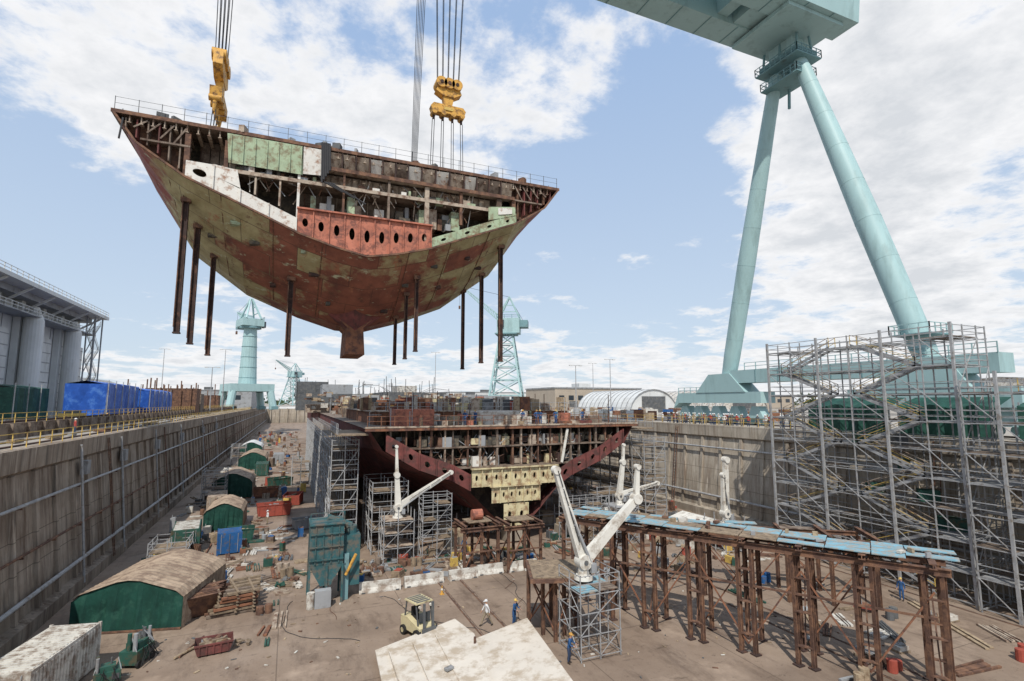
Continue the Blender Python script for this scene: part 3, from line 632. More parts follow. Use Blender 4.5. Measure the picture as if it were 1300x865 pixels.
s=scaffold("d",[12.5+i*2.2 for i in range(13)],[62,64.4,67],[.4,1.7],r=.05,plank="steel_brown",rails=False); s.obj("hull_scaffold")
for (x,y) in ((17.4,49.8),(21.5,48.9)):
    s=MB()
    for dx in (-1.7,0,1.7):
        for dy in (-1.4,1.4): s.ibeam((x+dx,y+dy,0.01),(x+dx,y+dy,3.8),.24,.24,"rust",.04)
    for dy in (-1.4,1.4):
        s.ibeam((x-2.1,y+dy,4.0),(x+2.1,y+dy,4.0),.3,.35,"rust"); s.beam((x-1.7,y+dy,.4),(x,y+dy,3.6),.1,.1,"rust_orange"); s.beam((x+1.7,y+dy,.4),(x,y+dy,3.6),.1,.1,"rust_orange")
        s.beam((x-1.7,y+dy-.2,2),(x+1.7,y+dy-.2,2),.12,.12,"rust")
    for dx in (-1.7,0,1.7): s.ibeam((x+dx,y-1.8,4.35),(x+dx,y+1.8,4.35),.25,.3,"rust")
    s.box(x-1.2,x+1.2,y-1,y+1,4.52,4.6,"plank")
    if x<20: s.tube((x-.5,y,5.1),(x+.5,y,5.1),.5,n=16,m="red_primer")
    s.obj("steel_support_crib")
s=MB()
for i in range(12):
    for x in (cx2-7,cx2,cx2+7):
        y=58+i*5; s.box(x-1,x+1,y-.8,y+.8,.01,1.2,"conc_right"); s.box(x-.8,x+.8,y-.7,y+.7,1.21,1.88,"wood")
s.obj("keel_blocks")

# ------------------------------------------------------------------ steel trestle
s=MB(); A_=Vector((20.8,37.6,0)); B_=Vector((33.2,18.6,0)); d=(B_-A_); Ln=d.length; d.normalize(); nrm=Vector((-d.y,d.x,0))*1.0
if nrm.x<0: nrm=-nrm
ZT=7.0; nb=7
for row,off in enumerate((0,2.4)):
    for i in range(nb+1):
        p=A_+d*(Ln*i/nb)+nrm*off
        for q in (-.42,.42):
            pp=p+d*q; s.ibeam((pp.x,pp.y,0.01),(pp.x,pp.y,ZT-.5),.22,.24,"rust",.035); s.rbox((pp.x,pp.y,.05),(.5,.5,.08),0,"rust_dark")
        for z in (1.2,3.2,5.2): s.rbox((p.x,p.y,z),(.95,.27,.08),math.atan2(d.y,d.x),"rust")
        if i<nb:
            p2=A_+d*(Ln*(i+1)/nb)+nrm*off
            if (i+row)%2==0: s.beam((p.x,p.y,.6),(p2.x,p2.y,5.6),.09,.09,"rust_orange")
            elif row==0: s.beam((p.x,p.y,5.6),(p2.x,p2.y,.6),.09,.09,"rust_orange")
            if row==0: s.beam((p.x,p.y,4.2),(p2.x,p2.y,4.2),.1,.12,"rust")
    a=A_+nrm*off-d*.8; b_=B_+nrm*off+d*.8
    s.ibeam((a.x,a.y,ZT-.28),(b_.x,b_.y,ZT-.28),.3,.4,"rust",.05)
for i in range(nb+1):
    p=A_+d*(Ln*i/nb)-nrm*.7; q=p+nrm*4.0; s.ibeam((p.x,p.y,ZT+.1),(q.x,q.y,ZT+.1),.35,.3,"rust",.05)
    p=A_+d*(Ln*i/nb); q=p+nrm*2.4; s.beam((p.x,p.y,1.0),(q.x,q.y,5.4),.08,.08,"rust")
a=0
while a<Ln-.3:
    wd=rnd(1.6,2.6)
    for off in (-.4,.5,1.4,2.1):
        if random.random()<(.92 if off<1 else .7):
            p=A_+d*(a+wd/2)+nrm*(off+.4); s.rbox((p.x,p.y,ZT+.3+rnd(0,.03)),(wd-.06,.84,.05),math.atan2(d.y,d.x)+rnd(-.05,.05),"blue_board" if random.random()<.82 else "plank",rnd(-.015,.015))
    a+=wd
for k in range(18):
    p=A_+d*rnd(0,Ln)+nrm*rnd(0,2.6); s.rbox((p.x,p.y,ZT+.45),(rnd(.1,.6),rnd(.1,.4),rnd(.1,.3)),rnd(0,3),random.choice(["grey_metal","rust","wood","white_dirty"]))
s.obj("steel_trestle")
s=MB(); A2=Vector((27.5,39.5,0)); B2=Vector((43.0,28.0,0)); d2=(B2-A2); L2=d2.length; d2.normalize(); n2=Vector((-d2.y,d2.x,0))
for off in (0,3.4):
    for i in range(7):
        p=A2+d2*(L2*i/6)+n2*off; s.ibeam((p.x,p.y,0.01),(p.x,p.y,4.7),.24,.24,"rust",.035)
        if i<6:
            p2=A2+d2*(L2*(i+1)/6)+n2*off; s.beam((p.x,p.y,.5 if i%2 else 4.4),(p2.x,p2.y,4.4 if i%2 else .5),.08,.08,"rust_orange")
    a=A2+n2*off; b_=B2+n2*off; s.ibeam((a.x,a.y,4.9),(b_.x,b_.y,4.9),.3,.35,"rust",.05)
for i in range(7):
    p=A2+d2*(L2*i/6)-n2*.4; q=p+n2*4.2; s.ibeam((p.x,p.y,5.25),(q.x,q.y,5.25),.3,.3,"rust",.05)
for i in range(4):
    p=A2+d2*(1.5+i*4.2)+n2*rnd(1,3); s.rbox((p.x,p.y,5.46),(2.6,1.0,.05),math.atan2(d2.y,d2.x),random.choice(["blue_board","plank","steel_brown"]))
s.obj("steel_trestle")
s=MB(); s.box(41,47,47,51,.01,2.2,"white_dirty"); s.prism([(40.7,46.7,2.21),(47.3,46.7,2.21),(44,46.7,3.1)],(0,4.6,0),"white_paint"); s.box(42,43.2,46.93,46.99,.2,1.9,"grey_dark"); s.obj("site_cabin")

# ------------------------------------------------------------------ boom crane on scaffold platform
def boomcrane(bx,by,bz,j1,tip1,j2,sc=1.0):
    s=MB(); W="white_paint"
    s.tube((bx,by,bz),(bx,by,bz+.3*sc),.8*sc,.75*sc,24,W); s.tube((bx,by,bz+.31*sc),(bx,by,bz+1.0*sc),.5*sc,.42*sc,20,W)
    for k in range(10):
        a=k*math.pi/5; s.tube((bx+.66*sc*math.cos(a),by+.66*sc*math.sin(a),bz+.3*sc),(bx+.66*sc*math.cos(a),by+.66*sc*math.sin(a),bz+.38*sc),.05,n=6,m="grey_dark")
    b0=Vector((bx,by,bz+1.4*sc)); j1=Vector(j1); tip1=Vector(tip1); j2=Vector(j2)
    s.tube(b0-Vector((0,.5*sc,0)),b0+Vector((0,.5*sc,0)),.6*sc,n=20,m=W); s.tube(b0-Vector((0,.55*sc,0)),b0+Vector((0,.55*sc,0)),.2*sc,n=12,m="grey_dark")
    s.tbeam(b0,j1,.62*sc,.95*sc,.5*sc,.6*sc,W)
    s.tube(j1-Vector((0,.4*sc,0)),j1+Vector((0,.4*sc,0)),.45*sc,n=18,m=W)
    if (tip1-j1).length>.5:
        s.tbeam(j1,tip1,.4*sc,.5*sc,.28*sc,.32*sc,W); s.tube(tip1-Vector((0,.25*sc,0)),tip1+Vector((0,.25*sc,0)),.25*sc,n=12,m=W)
    s.tbeam(b0+Vector((0,.1,.1)),j2,.6*sc,.85*sc,.4*sc,.45*sc,W); s.tube(j2-Vector((0,.3*sc,0)),j2+Vector((0,.3*sc,0)),.34*sc,n=14,m=W)
    off=Vector((.5*sc,-.4*sc,0)); s.tube(b0+off,b0.lerp(j2,.3)+Vector((.2,-.35*sc,0)),.12*sc,n=8,m="grey_metal"); s.tube(b0.lerp(j2,.3)+Vector((.2,-.35*sc,0)),b0.lerp(j2,.55)+Vector((.05,-.3*sc,0)),.07*sc,n=8,m="galv")
    for t_ in (.2,.4,.6,.8):
        s.tube(b0.lerp(j2,t_)+Vector((0,-.34*sc,.1)),b0.lerp(j2,t_+.18)+Vector((0,-.34*sc,.1)),.03,n=5,m="rubber")
    s.rbox((bx+.7*sc,by-.3,bz+.9*sc),(.5*sc,.5*sc,.7*sc),0,"grey_metal")
    return s
s=boomcrane(18.6,31.6,4.3,(23.0,31.6,9.2),(23.2,31.6,11.4),(16.6,31.6,11.5),.8)
s.obj("boom_crane",smooth=True)
s=MB()
for x,y in ((16.4,35.6),(17.2,33.0),(18.6,36.4),(19.6,34.4),(17.9,34.6),(16.9,34.3),(18.2,33.6)): s.ibeam((x,y,.01),(x,y,4.0),.22,.22,"rust",.035)
s.rbox((18.0,34.2,4.15),(4.2,4.4,.25),-.35,"rust"); s.rbox((18.0,34.2,4.31),(3.8,4.0,.06),-.35,"plank")
for a,b_ in (((16.4,35.6),(17.2,33.0)),((17.2,33),(19.6,34.4)),((16.4,35.6),(18.6,36.4))): s.beam((*a,.5),(*b_,3.8),.08,.08,"rust_orange"); s.beam((*a,3.8),(*b_,.5),.08,.08,"rust_orange")
s.obj("steel_platform")
s=scaffold("p",[17.3,18.7,20.2],[29.8,31.2,32.6],[.3,1.6,2.9,4.0],r=.03,plank="blue_board",rails=False,planks_on=lambda i,j,k:k==3)
for x in (17.3,20.2): s.rail((x,29.8,4.1),(x,32.6,4.1),1,1.2,.025,"galv")
s.rail((17.3,29.8,4.1),(20.2,29.8,4.1),1,1.2,.025,"galv"); s.obj("scaffold_platform")
s=scaffold("p",[9.2,10.6,12.2],[54.2,55.8,57.2],[.3,1.6,2.9,4.1],r=.04,plank="steel_tan",rails=False); s.obj("scaffold_platform")
s=boomcrane(10.8,55.6,4.2,(10.6,55.6,8.5),(10.5,55.6,11.4),(16.6,56.2,8.4),.7); s.obj("boom_crane",smooth=True)
s=scaffold("p",[43.4,44.8,46.2],[44,45.5,47],[.3,1.6,2.6],r=.04,plank="galv",rails=False); s.obj("scaffold_platform")
s=boomcrane(44.9,45.4,2.7,(45.3,45.4,9.6),(45.2,45.4,9.8),(44.6,45.2,8.0),.8); s.obj("boom_crane",smooth=True)
s=scaffold("p",[34.4,36,37.4],[51,52.5,54],[.3,1.6,2.9,4.1],r=.04,plank="galv",rails=False); s.obj("scaffold_platform")
s=boomcrane(35.8,52.4,4.2,(36.4,52.4,9),(36.6,52.4,11),(41,52,6.4),.7); s.obj("boom_crane",smooth=True)

# ------------------------------------------------------------------ floor objects
def tent(name,x,y,w,l,hw,hp,rz,roof="roof_tan",side="green_tarp"):
    s=MB(); w2=w/2
    prof_=[(-w2,hw),(-w2*.85,hw+(hp-hw)*.35),(-w2*.2,hp-.08),(0,hp),(w2*.2,hp-.08),(w2*.85,hw+(hp-hw)*.35),(w2,hw)]
    n=30
    for (a,za),(b_,zb_) in zip(prof_,prof_[1:]):
        for i in range(n):
            y0=l*i/n; y1=l*(i+1)/n; o=.05 if i%2 else 0
            s.quad((a*1.02,y0,za+o),(b_*1.02,y0,zb_+o),(b_*1.02,y1,zb_+.05-o),(a*1.02,y1,za+.05-o),roof)
    m=22
    for yy_ in (.12,l-.12):
        fr_=[]
        for i in range(m+1):
            xq=-w2+w*i/m; zt=hp
            for (a,za),(b_,zb_) in zip(prof_,prof_[1:]):
                if a<=xq<=b_+1e-6: zt=za+(zb_-za)*(xq-a)/(b_-a)
            fr_.append((xq,zt-.03))
        for i in range(m):
            da=.07*math.sin(i*2.3)+.04*math.sin(i*1.1+x); db=.07*math.sin((i+1)*2.3)+.04*math.sin((i+1)*1.1+x)
            s.quad((fr_[i][0],yy_+da*1.4,.01),(fr_[i+1][0],yy_+db*1.4,.01),(fr_[i+1][0],yy_+db*.2,fr_[i+1][1]),(fr_[i][0],yy_+da*.2,fr_[i][1]),side)
    for sg in (-1,1):
        m=24
        for i in range(m):
            y0=.12+(l-.24)*i/m; y1=.12+(l-.24)*(i+1)/m; xa=sg*(w2+.07*math.sin(i*1.9)); xb=sg*(w2+.07*math.sin((i+1)*1.9))
            s.quad((xa,y0,.01),(xb,y1,.01),(sg*w2,y1,hw),(sg*w2,y0,hw),roof if sg>0 else side)
    s.beam((-w2,.0,.1),(w2,.0,.1),.1,.12,"rust")
    return s.obj(name,loc=(x,y,0),rz=rz)
tent("work_tent",-9.9,46.0,7.2,8.2,2.2,3.5,math.radians(-14))
tent("work_tent",-7.0,76,4.4,7,2.2,3.4,0)
tent("work_tent",-8.2,100,6,10,2.6,4.2,0); tent("work_tent",-7.5,140,6,12,2.6,4.2,0,"roof_tan"); tent("work_tent",-10,175,6,12,2.6,4.2,0,"grey_light")
def container(name,x,y,l,w,h_,rz,m,top=None):
    s=MB(); s.box(-w/2,w/2,0,l,.12,h_,m); n=int(l/.3)
    for i in range(n):
        y0=.15+i*(l-.3)/n
        for sg in (-1,1): s.box(min(sg*w/2+sg*.001,sg*(w/2+.05)),max(sg*w/2+sg*.001,sg*(w/2+.05)),y0,y0+.15,.3,h_-.15,m)
        s.box(-w/2+.1,w/2-.1,y0,y0+.15,h_+.001,h_+.04,top or m)
    for sx in (-1,1):
        for yy_ in (-.03,l-.1): s.box(sx*w/2-.08,sx*w/2+.08,yy_,yy_+.13,.01,h_+.06,m)
    s.box(-.03,.03,-.06,-.002,.2,h_-.1,"grey_dark"); s.box(-w/2+.3,-w/2+.34,-.06,-.002,.2,h_-.1,"galv"); s.box(w/2-.34,w/2-.3,-.06,-.002,.2,h_-.1,"galv")
    return s.obj(name,loc=(x,y,0),rz=rz)
container("shipping_container",-12.6,35.2,6.1,2.6,2.6,math.radians(-12),"white_dirty","white_dirty")
container("shipping_container",-9.5,66,5,2.5,2.6,.1,"green_machine","white_dirty"); container("shipping_container",-5.2,64.5,2.6,2.2,2.2,.1,"blue_paint")
container("shipping_container",-10.5,118,6,2.5,2.6,0,"white_dirty"); container("shipping_container",-5,128,6,2.5,2.6,0,"green_machine"); container("shipping_container",-2,150,6,2.5,2.6,0,"grey_metal"); container("shipping_container",-9,88,6,2.5,2.4,0.1,"steel_tan")

s=MB(); M_="teal_tank"
s.box(2.0,4.6,46.1,48.9,3.0,6.1,M_); s.prism([(2.0,46.1,2.99),(4.6,46.1,2.99),(3.7,46.1,1.4),(2.9,46.1,1.4)],(0,2.6,0),M_)
for x in (2.0,3.3,4.5):
    for y in (46.0,48.7): s.box(x-.02,x+.14,y-.02,y+.14,.01,2.98,M_)
for x in (2.4,3.0,3.6,4.2): s.box(x,x+.08,46.0,46.09,3.1,6.0,M_)
for z in (3.4,4.4,5.4): s.box(1.98,4.62,45.93,45.99,z,z+.08,M_)
s.box(4.61,6.0,46.7,48.6,1.0,5.0,M_); s.tube((5.3,47.6,5.0),(5.3,47.6,5.6),.5,n=14,m=M_); s.tube((5.3,47.6,5.6),(3.4,47.6,6.4),.3,n=10,m=M_)
s.rbox((3.3,47.4,6.16),(2.7,2.9,.1),0,M_); s.box(4.7,5.1,46.4,46.69,.01,3.6,"teal_dark"); s.tube((4.85,46.2,2),(5.6,46.1,3.6),.12,n=8,m="orange_paint")
s.rail((2.0,46.1,6.2),(4.6,46.1,6.2),.9,1,.03,"teal_tank"); s.box(2.5,3.7,45.2,45.9,.01,1.3,"grey_metal"); s.tube((2.2,45.5,.01),(2.2,45.5,1.2),.3,n=12,m="white_dirty"); s.obj("dust_collector")

xx=6.1
while xx<21.6:
    ln=rnd(2.4,3.6); a=rnd(-.05,.05); s=MB()
    pf=[(-.35,0.0),(.35,0.0),(.33,.12),(.15,.4),(.12,.85),(-.12,.85),(-.15,.4),(-.33,.12)]
    s.prism([(-ln/2,p[0],p[1]+.01) for p in pf],(ln-.05,0,0),"white_dirty")
    s.box(-ln/2+.2,-ln/2+.5,-.37,-.345,.02,.12,"grey_dark"); s.box(ln/2-.5,ln/2-.2,-.37,-.345,.02,.12,"grey_dark")
    s.obj("concrete_barrier",loc=(xx+ln/2,47.4+rnd(-.3,.3)+(xx-6)*.03,0),rz=a); xx+=ln+rnd(0.05,.8)
s=MB()
s.prism([(5.7,35.6,.30),(11.5,37.5,.62),(12.0,34.7,.62),(10.6,26.5,.52),(5.2,26.5,.26)],(0,0,.12),"plate_white")
s.prism([(12.08,34.75,.26),(16.1,35.2,.80),(14.9,26.5,.80),(10.72,26.5,.26)],(0,0,.12),"plate_white")
for x,y in ((6.5,34.5),(10.8,36.2),(7,29)): s.box(x-.3,x+.3,y-.2,y+.2,.01,.32,"wood")
for x,y in ((15.4,34.4),(14.6,29)): s.box(x-.3,x+.3,y-.2,y+.2,.01,.62,"wood")
for k in range(3): s.beam((6.4+k*1.6,34.6+k*.5,.58+k*.03),(6.2+k*1.55,27,.52),.05,.16,"plate_white")
s.tube((11.6,33.4,.6),(11.6,33.4,1.1),.08,n=8,m="rust"); s.rbox((9.2,31,.72),(.5,.3,.12),.4,"grey_metal")
s.obj("hull_plate")
def forklift(x,y,rz):
    s=MB(); Y_="cream"
    s.prism([(-.6,-1.2,.35),(-.6,.9,.35),(-.6,.9,.8),(-.6,.2,.95),(-.6,-.5,1.15),(-.6,-1.3,1.1)],(1.2,0,0),Y_)
    for sx in (-.62,.62):
        for yy_,r_ in ((.7,.36),(-.85,.3)): s.tube((sx-.12,yy_,r_),(sx+.12,yy_,r_),r_,n=16,m="rubber"); s.tube((sx-.14,yy_,r_),(sx+.14,yy_,r_),r_*.5,n=12,m=Y_)
    for sx in (-.52,.52):
        s.beam((sx,-.9,1.1),(sx,-.7,2.15),.07,.07,"grey_dark"); s.beam((sx,.6,.9),(sx,.35,2.15),.07,.07,"grey_dark")
        s.beam((sx*.6,1.0,.1),(sx*.6,.95,2.3),.1,.14,"grey_dark"); s.beam((sx*.5,1.1,.12),(sx*.5,2.2,.1),.12,.05,"grey_dark")
    s.box(-.62,.62,-.85,.5,2.15,2.23,Y_); s.box(-.5,.5,1.02,1.1,.2,.8,"grey_dark")
    for k in range(5): s.box(-.5,.5,-.75+k*.26,-.62+k*.26,2.231,2.26,"grey_dark")
    s.box(-.25,.25,-.5,0,1.0,1.15,"rubber"); s.box(-.25,.25,-.62,-.5,1.15,1.7,"rubber"); s.tube((0,.35,1.2),(0,.28,1.45),.2,n=12,m="rubber"); s.box(-.4,.4,.52,.56,1.0,1.6,"glass")
    for sx in (-.4,.4): s.tube((sx,-1.26,.9),(sx,-1.34,.9),.08,n=10,m="red_paint"); s.tube((sx,.55,2.0),(sx,.65,2.0),.09,n=10,m="white_paint")
    return s.obj("forklift",loc=(x,y,0),rz=rz)
o=forklift(9.0,37.6,math.radians(200)); o.scale=(1.1,1.1,1.05)
s=MB()
for lay in range(7):
    for k in range(5): s.rbox((-3.4+rnd(-.15,.15)+lay*.12,46.6+k*.85+rnd(-.1,.1),.12+lay*.24),(3.4-lay*.2,.3,.16),math.radians(12)+rnd(-.06,.06),random.choice(["plank","rust_orange","rust","steel_brown"]))
    for k in range(3): s.rbox((-4.6+k*1.2,48.3,.23+lay*.24),(.16,4.1,.06),math.radians(12)+rnd(-.04,.04),"plank")
s.obj("timber_pile")
s=MB()
for k in range(16):
    a=rnd(-.1,.1); s.rbox((-5.6+rnd(-.3,.3),46.6+k*.2,.9),(.06,2.6,1.9),math.radians(-72)+a,"rust",.5)
s.obj("plate_rack")
def machine(name,x,y,m,sc=1,rz=0):
    s=MB()
    s.box(-.9,.9,-.6,.6,.25,1.1,m); s.box(-.5,.5,-.45,.45,1.101,1.5,m)
    for sx in (-.7,.7):
        for sy in (-.62,.62): s.tube((sx,sy-.08,.24),(sx,sy+.08,.24),.24,n=12,m="rubber")
    s.tube((.2,0,1.5),(.2,0,2.0),.07,n=8,m="grey_dark"); s.tube((-.7,-.3,1.1),(-.7,-.3,2.2),.13,n=10,m="grey_metal"); s.tube((-.7,.1,1.1),(-.7,.1,2.2),.13,n=10,m=m)
    s.box(.3,.8,-.63,-.602,.5,.9,"grey_dark"); s.beam((.9,0,.4),(1.6,0,.3),.08,.08,"grey_dark")
    for sx in (-.9,.9): s.beam((sx,-.55,1.1),(sx*.7,0,1.9),.05,.05,"grey_metal")
    for k in range(6): s.tube((rnd(-.5,.5),-.62,rnd(.9,1.5)),(rnd(-1,1),-.9,rnd(.05,.3)),.03,n=5,m="rubber")
    o=s.obj(name,loc=(x,y,0),rz=rz); o.scale=(sc,)*3; return o
machine("welding_machine",-8.0,40.6,"green_machine",.9,1.2); machine("welding_machine",-8.9,38.4,"green_machine",.7,.2); machine("welding_machine",-8.1,42.6,"grey_dark",.7,2)
def bin_(name,x,y,l,w,h_,m,rz=0):
    s=MB()
    s.prism([(-l/2+.2,-w/2,.1),(l/2-.2,-w/2,.1),(l/2,-w/2,h_),(-l/2,-w/2,h_)],(0,.05,0),m); s.prism([(-l/2+.2,w/2-.05,.1),(l/2-.2,w/2-.05,.1),(l/2,w/2-.05,h_),(-l/2,w/2-.05,h_)],(0,.05,0),m)
    s.box(-l/2+.2,l/2-.2,-w/2+.05,w/2-.05,.1,.15,m)
    for sg in (-1,1): s.add([(sg*(l/2-.2),-w/2+.05,.1),(sg*(l/2-.2),w/2-.05,.1),(sg*l/2,w/2-.05,h_),(sg*l/2,-w/2+.05,h_)],[(0,1,2,3)],m)
    for k in range(5): xk=-l/2+.3+k*(l-.6)/4; s.box(xk-.04,xk+.04,-w/2-.06,-w/2-.002,.12,h_,m)
    s.beam((-l/2,-w/2-.02,h_),(l/2,-w/2-.02,h_),.1,.1,m); s.beam((-l/2,w/2+.02,h_),(l/2,w/2+.02,h_),.1,.1,m)
    for k in range(14): s.rbox((rnd(-l/2+.4,l/2-.4),rnd(-w/2+.3,w/2-.3),h_*.7+rnd(0,.2)),(rnd(.2,.9),rnd(.1,.4),rnd(.1,.3)),rnd(0,3),random.choice(["rust","plank","grey_metal","wood"]),rnd(-.3,.3))
    return s.obj(name,loc=(x,y,0),rz=rz)
bin_("scrap_skip",-3.8,40.5,2.2,1.3,.7,"maroon",.1); bin_("scrap_skip",-4.6,70.5,3,2,1.4,"green_machine",0); bin_("scrap_skip",-1.4,84,4.5,2.4,1.6,"red_paint",0.1); bin_("scrap_skip",1.2,92,4,2.4,1.6,"red_paint",1.4)
bin_("scrap_skip",-1,112,4,2.4,1.6,"green_machine",.5); bin_("scrap_skip",2.5,74,3,1.8,1.2,"grey_metal",.2); bin_("scrap_skip",-3,100,4,2,1.6,"rust_orange",0); bin_("scrap_skip",-6.5,56.5,2.5,1.5,.9,"rust",.4)
s=MB(); s.tube((3.6,63,1.0),(3.6,64.6,1.0),.9,n=16,m="orange_paint"); s.box(2.8,4.4,62.6,65,.01,.4,"grey_dark"); s.tube((3.6,62.8,1.6),(3.6,62.8,2.6),.08,n=8,m="orange_paint")
for a in (-1,1): s.tube((3.6+a*.8,63.2,.4),(3.6+a*.95,63.2,.4),.38,n=12,m="rubber"); s.tube((3.6+a*.8,64.4,.4),(3.6+a*.95,64.4,.4),.38,n=12,m="rubber")
s.obj("air_compressor")
def clutter(name,n,xr,yr,zmax=1.2,seed=1,avoid=None):
    random.seed(seed); s=MB(); cl=["steel_tan","rust","grey_metal","wood","plank","white_dirty","rust","steel_brown","green_machine","rust_orange","grey_dark","grey_metal","wood","red_paint","blue_paint","yellow_paint"]
    for k in range(n):
        x=rnd(*xr); y=rnd(*yr)
        if avoid and avoid(x,y): continue
        t=random.random(); m=random.choice(cl); m1=random.choice(cl[:12]); a=rnd(0,3.14) if random.random()<.4 else rnd(-.1,.1)+random.choice([0,1.57])
        if t<.45:
            l=rnd(.8,3.4)
            for q in range(random.randint(1,5)): s.rbox((x+rnd(-.1,.1)-math.sin(a)*q*.25,y+rnd(-.05,.05)+math.cos(a)*q*.25,.08+.001*q),(l*rnd(.85,1.1),rnd(.08,.2),.12),a+rnd(-.04,.04),m1)
        elif t<.68:
            hh=rnd(.2,zmax); lx=rnd(.4,1.2); ly=rnd(.4,1.0)
            s.rbox((x,y,.06),(lx+.1,ly+.1,.1),a,"plank"); s.rbox((x,y,hh/2+.12),(lx,ly,hh),a,m)
            s.rbox((x+.05,y,hh+.15),(lx*.6,ly*.7,.1),a,random.choice(cl)); s.rbox((x-lx*.2,y,hh+.3),(.06,.06,.35),a,"grey_metal")
        elif t<.78:
            s.tube((x,y,.01),(x,y,rnd(.5,.9)),.28,n=12,m=m); s.tube((x+.6,y+.1,.01),(x+.6,y+.1,rnd(.5,.9)),.28,n=12,m=m)
        elif t<.9:
            l=rnd(1,4)
            for q in range(random.randint(1,4)): s.tube((x-math.sin(a)*q*.22,y+math.cos(a)*q*.22,.12),(x+l*math.cos(a)-math.sin(a)*q*.22,y+l*math.sin(a)+math.cos(a)*q*.22,.12),.08,n=7,m=m1)
        else:
            for q in range(5): s.rbox((x+rnd(-.5,.5),y+rnd(-.5,.5),.1+rnd(0,.2)),(rnd(.1,.6),rnd(.1,.4),rnd(.05,.3)),rnd(0,3),m1,rnd(-.4,.4))
    return s.obj(name)
clutter("scrap_material",120,(-12,2.2),(51,75),1.0,3)
clutter("scrap_material",40,(-7,1),(39.5,60),.4,4,lambda x,y: y<50 and x<-1.5 and not y<42)
clutter("scrap_material",420,(-14,4),(75,300),1.9,5)
clutter("scrap_material",90,(6,24),(49,56),.8,6)
clutter("scrap_material",110,(26,54),(40,60),1.0,8)
clutter("scrap_material",30,(30,48),(18,36),.3,9)
clutter("scrap_material",160,(46,55),(60,200),1.8,10)
random.seed(21)
s=MB()
for k in range(6):
    x=rnd(-4,26); y=rnd(38,52); a=rnd(0,6.28); p=Vector((x,y,.03)); m=random.choice(["cable","cable","rust"])
    for i in range(30):
        a+=rnd(-.3,.3); q=p+Vector((math.cos(a),math.sin(a),0))*.4; s.tube(p,q,.022,n=5,m=m,cap=False); p=q
s.obj("floor_hoses")
s=MB()
for k in range(340):
    x=rnd(-8,40); y=rnd(22,56); s.rbox((x,y,.03),(rnd(.05,.35),rnd(.04,.15),rnd(.02,.06)),rnd(0,3),random.choice(["rust","wood","white_dirty","grey_dark","plank"]))
s.obj("floor_debris")
for (x,y) in ((1,110),(-12,95),(-13,150),(-12,62)):
    s=scaffold("q",[x,x+1.6,x+3.2],[y,y+2,y+4],[.4,2.4,4.4] if y>70 else [.3,1.3],r=.04); s.obj("scaffold_tower")
s=MB()
for k in range(2): s.beam((42.5+k*.5,21,.07),(46.5+k*.5,28,.07),.25,.1,"wood")
s.obj("timber_beams")
def cone_(x,y):
    s=MB(); s.box(-.18,.18,-.18,.18,.01,.04,"orange_paint"); s.tube((0,0,.041),(0,0,.7),.13,.03,12,"orange_paint"); s.tube((0,0,.35),(0,0,.48),.095,.075,12,"white_paint"); s.obj("traffic_cone",loc=(x,y,0))
for x,y in ((24.5,41),(12.5,44.5)): cone_(x,y)

# ------------------------------------------------------------------ left buildings
s=MB(); GL="grey_light"; GM="grey_metal"
s.box(-90,-47,92,150,QZ-.1,34.5,GL)
s.box(-90,-41,90,152,35.6,36.3,GL); s.box(-90,-44,91,151,34.51,35.59,GM)
s.box(-80,-50,100,112,36.31,41,GL); s.box(-66,-48,126,136,36.31,39,GM)
s.box(-84,-47.5,78,91.9,QZ-.1,44,GL)
for k in range(14): s.box(-46.99,-46.9,93+k*4.05,93.15+k*4.05,QZ,34.4,GM)
for y in range(94,150,9):
    s.box(-47+.12,-45.8,y,y+1.4,QZ,34.5,GL); s.beam((-46,y+.8,32.5),(-41.4,y+.8,35.6),.35,.35,GL)
    s.box(-46.89,-46.5,y+2.6,y+7.2,15,29,GL)
    for z in range(16,29,2): s.box(-46.5,-46.42,y+2.7,y+7.1,z,z+.15,GM)
for y in (99,122,141): s.tube((-44.2,y,QZ),(-44.2,y,31),1.5,n=20,m=GL); s.tube((-44.2,y,31),(-44.2,y,33.5),1.5,.6,20,GL)
for z in (31.5,): s.box(-46.9,-43.0,90,151,z,z+.25,GM); s.rail((-43.1,90,z+.25),(-43.1,151,z+.25),1.1,2,.05,GL)
for z in range(13,34,3): stairflight(s,-43.2,1.2,146 if z%2 else 150,z,150 if z%2 else 146,z+3,GM)
for y in (145.6,150.4):
    for x in (-43.3,-41.8): s.beam((x,y,QZ),(x,y,35.5),.25,.25,GM)
for k in range(5): s.beam((-43.3,145.6,14+k*4.3),(-43.3,150.4,18.3+k*4.3),.15,.15,GM)
s.rail((-41.2,90,36.3),(-41.2,152,36.3),1.1,2,.05,GL)
for k in range(8): s.tube((-56+k*1.7,101.5,41),(-56+k*1.7,101.5,41.6+rnd(.5,2)),.4,n=10,m=GM)
s.obj("shipyard_building")
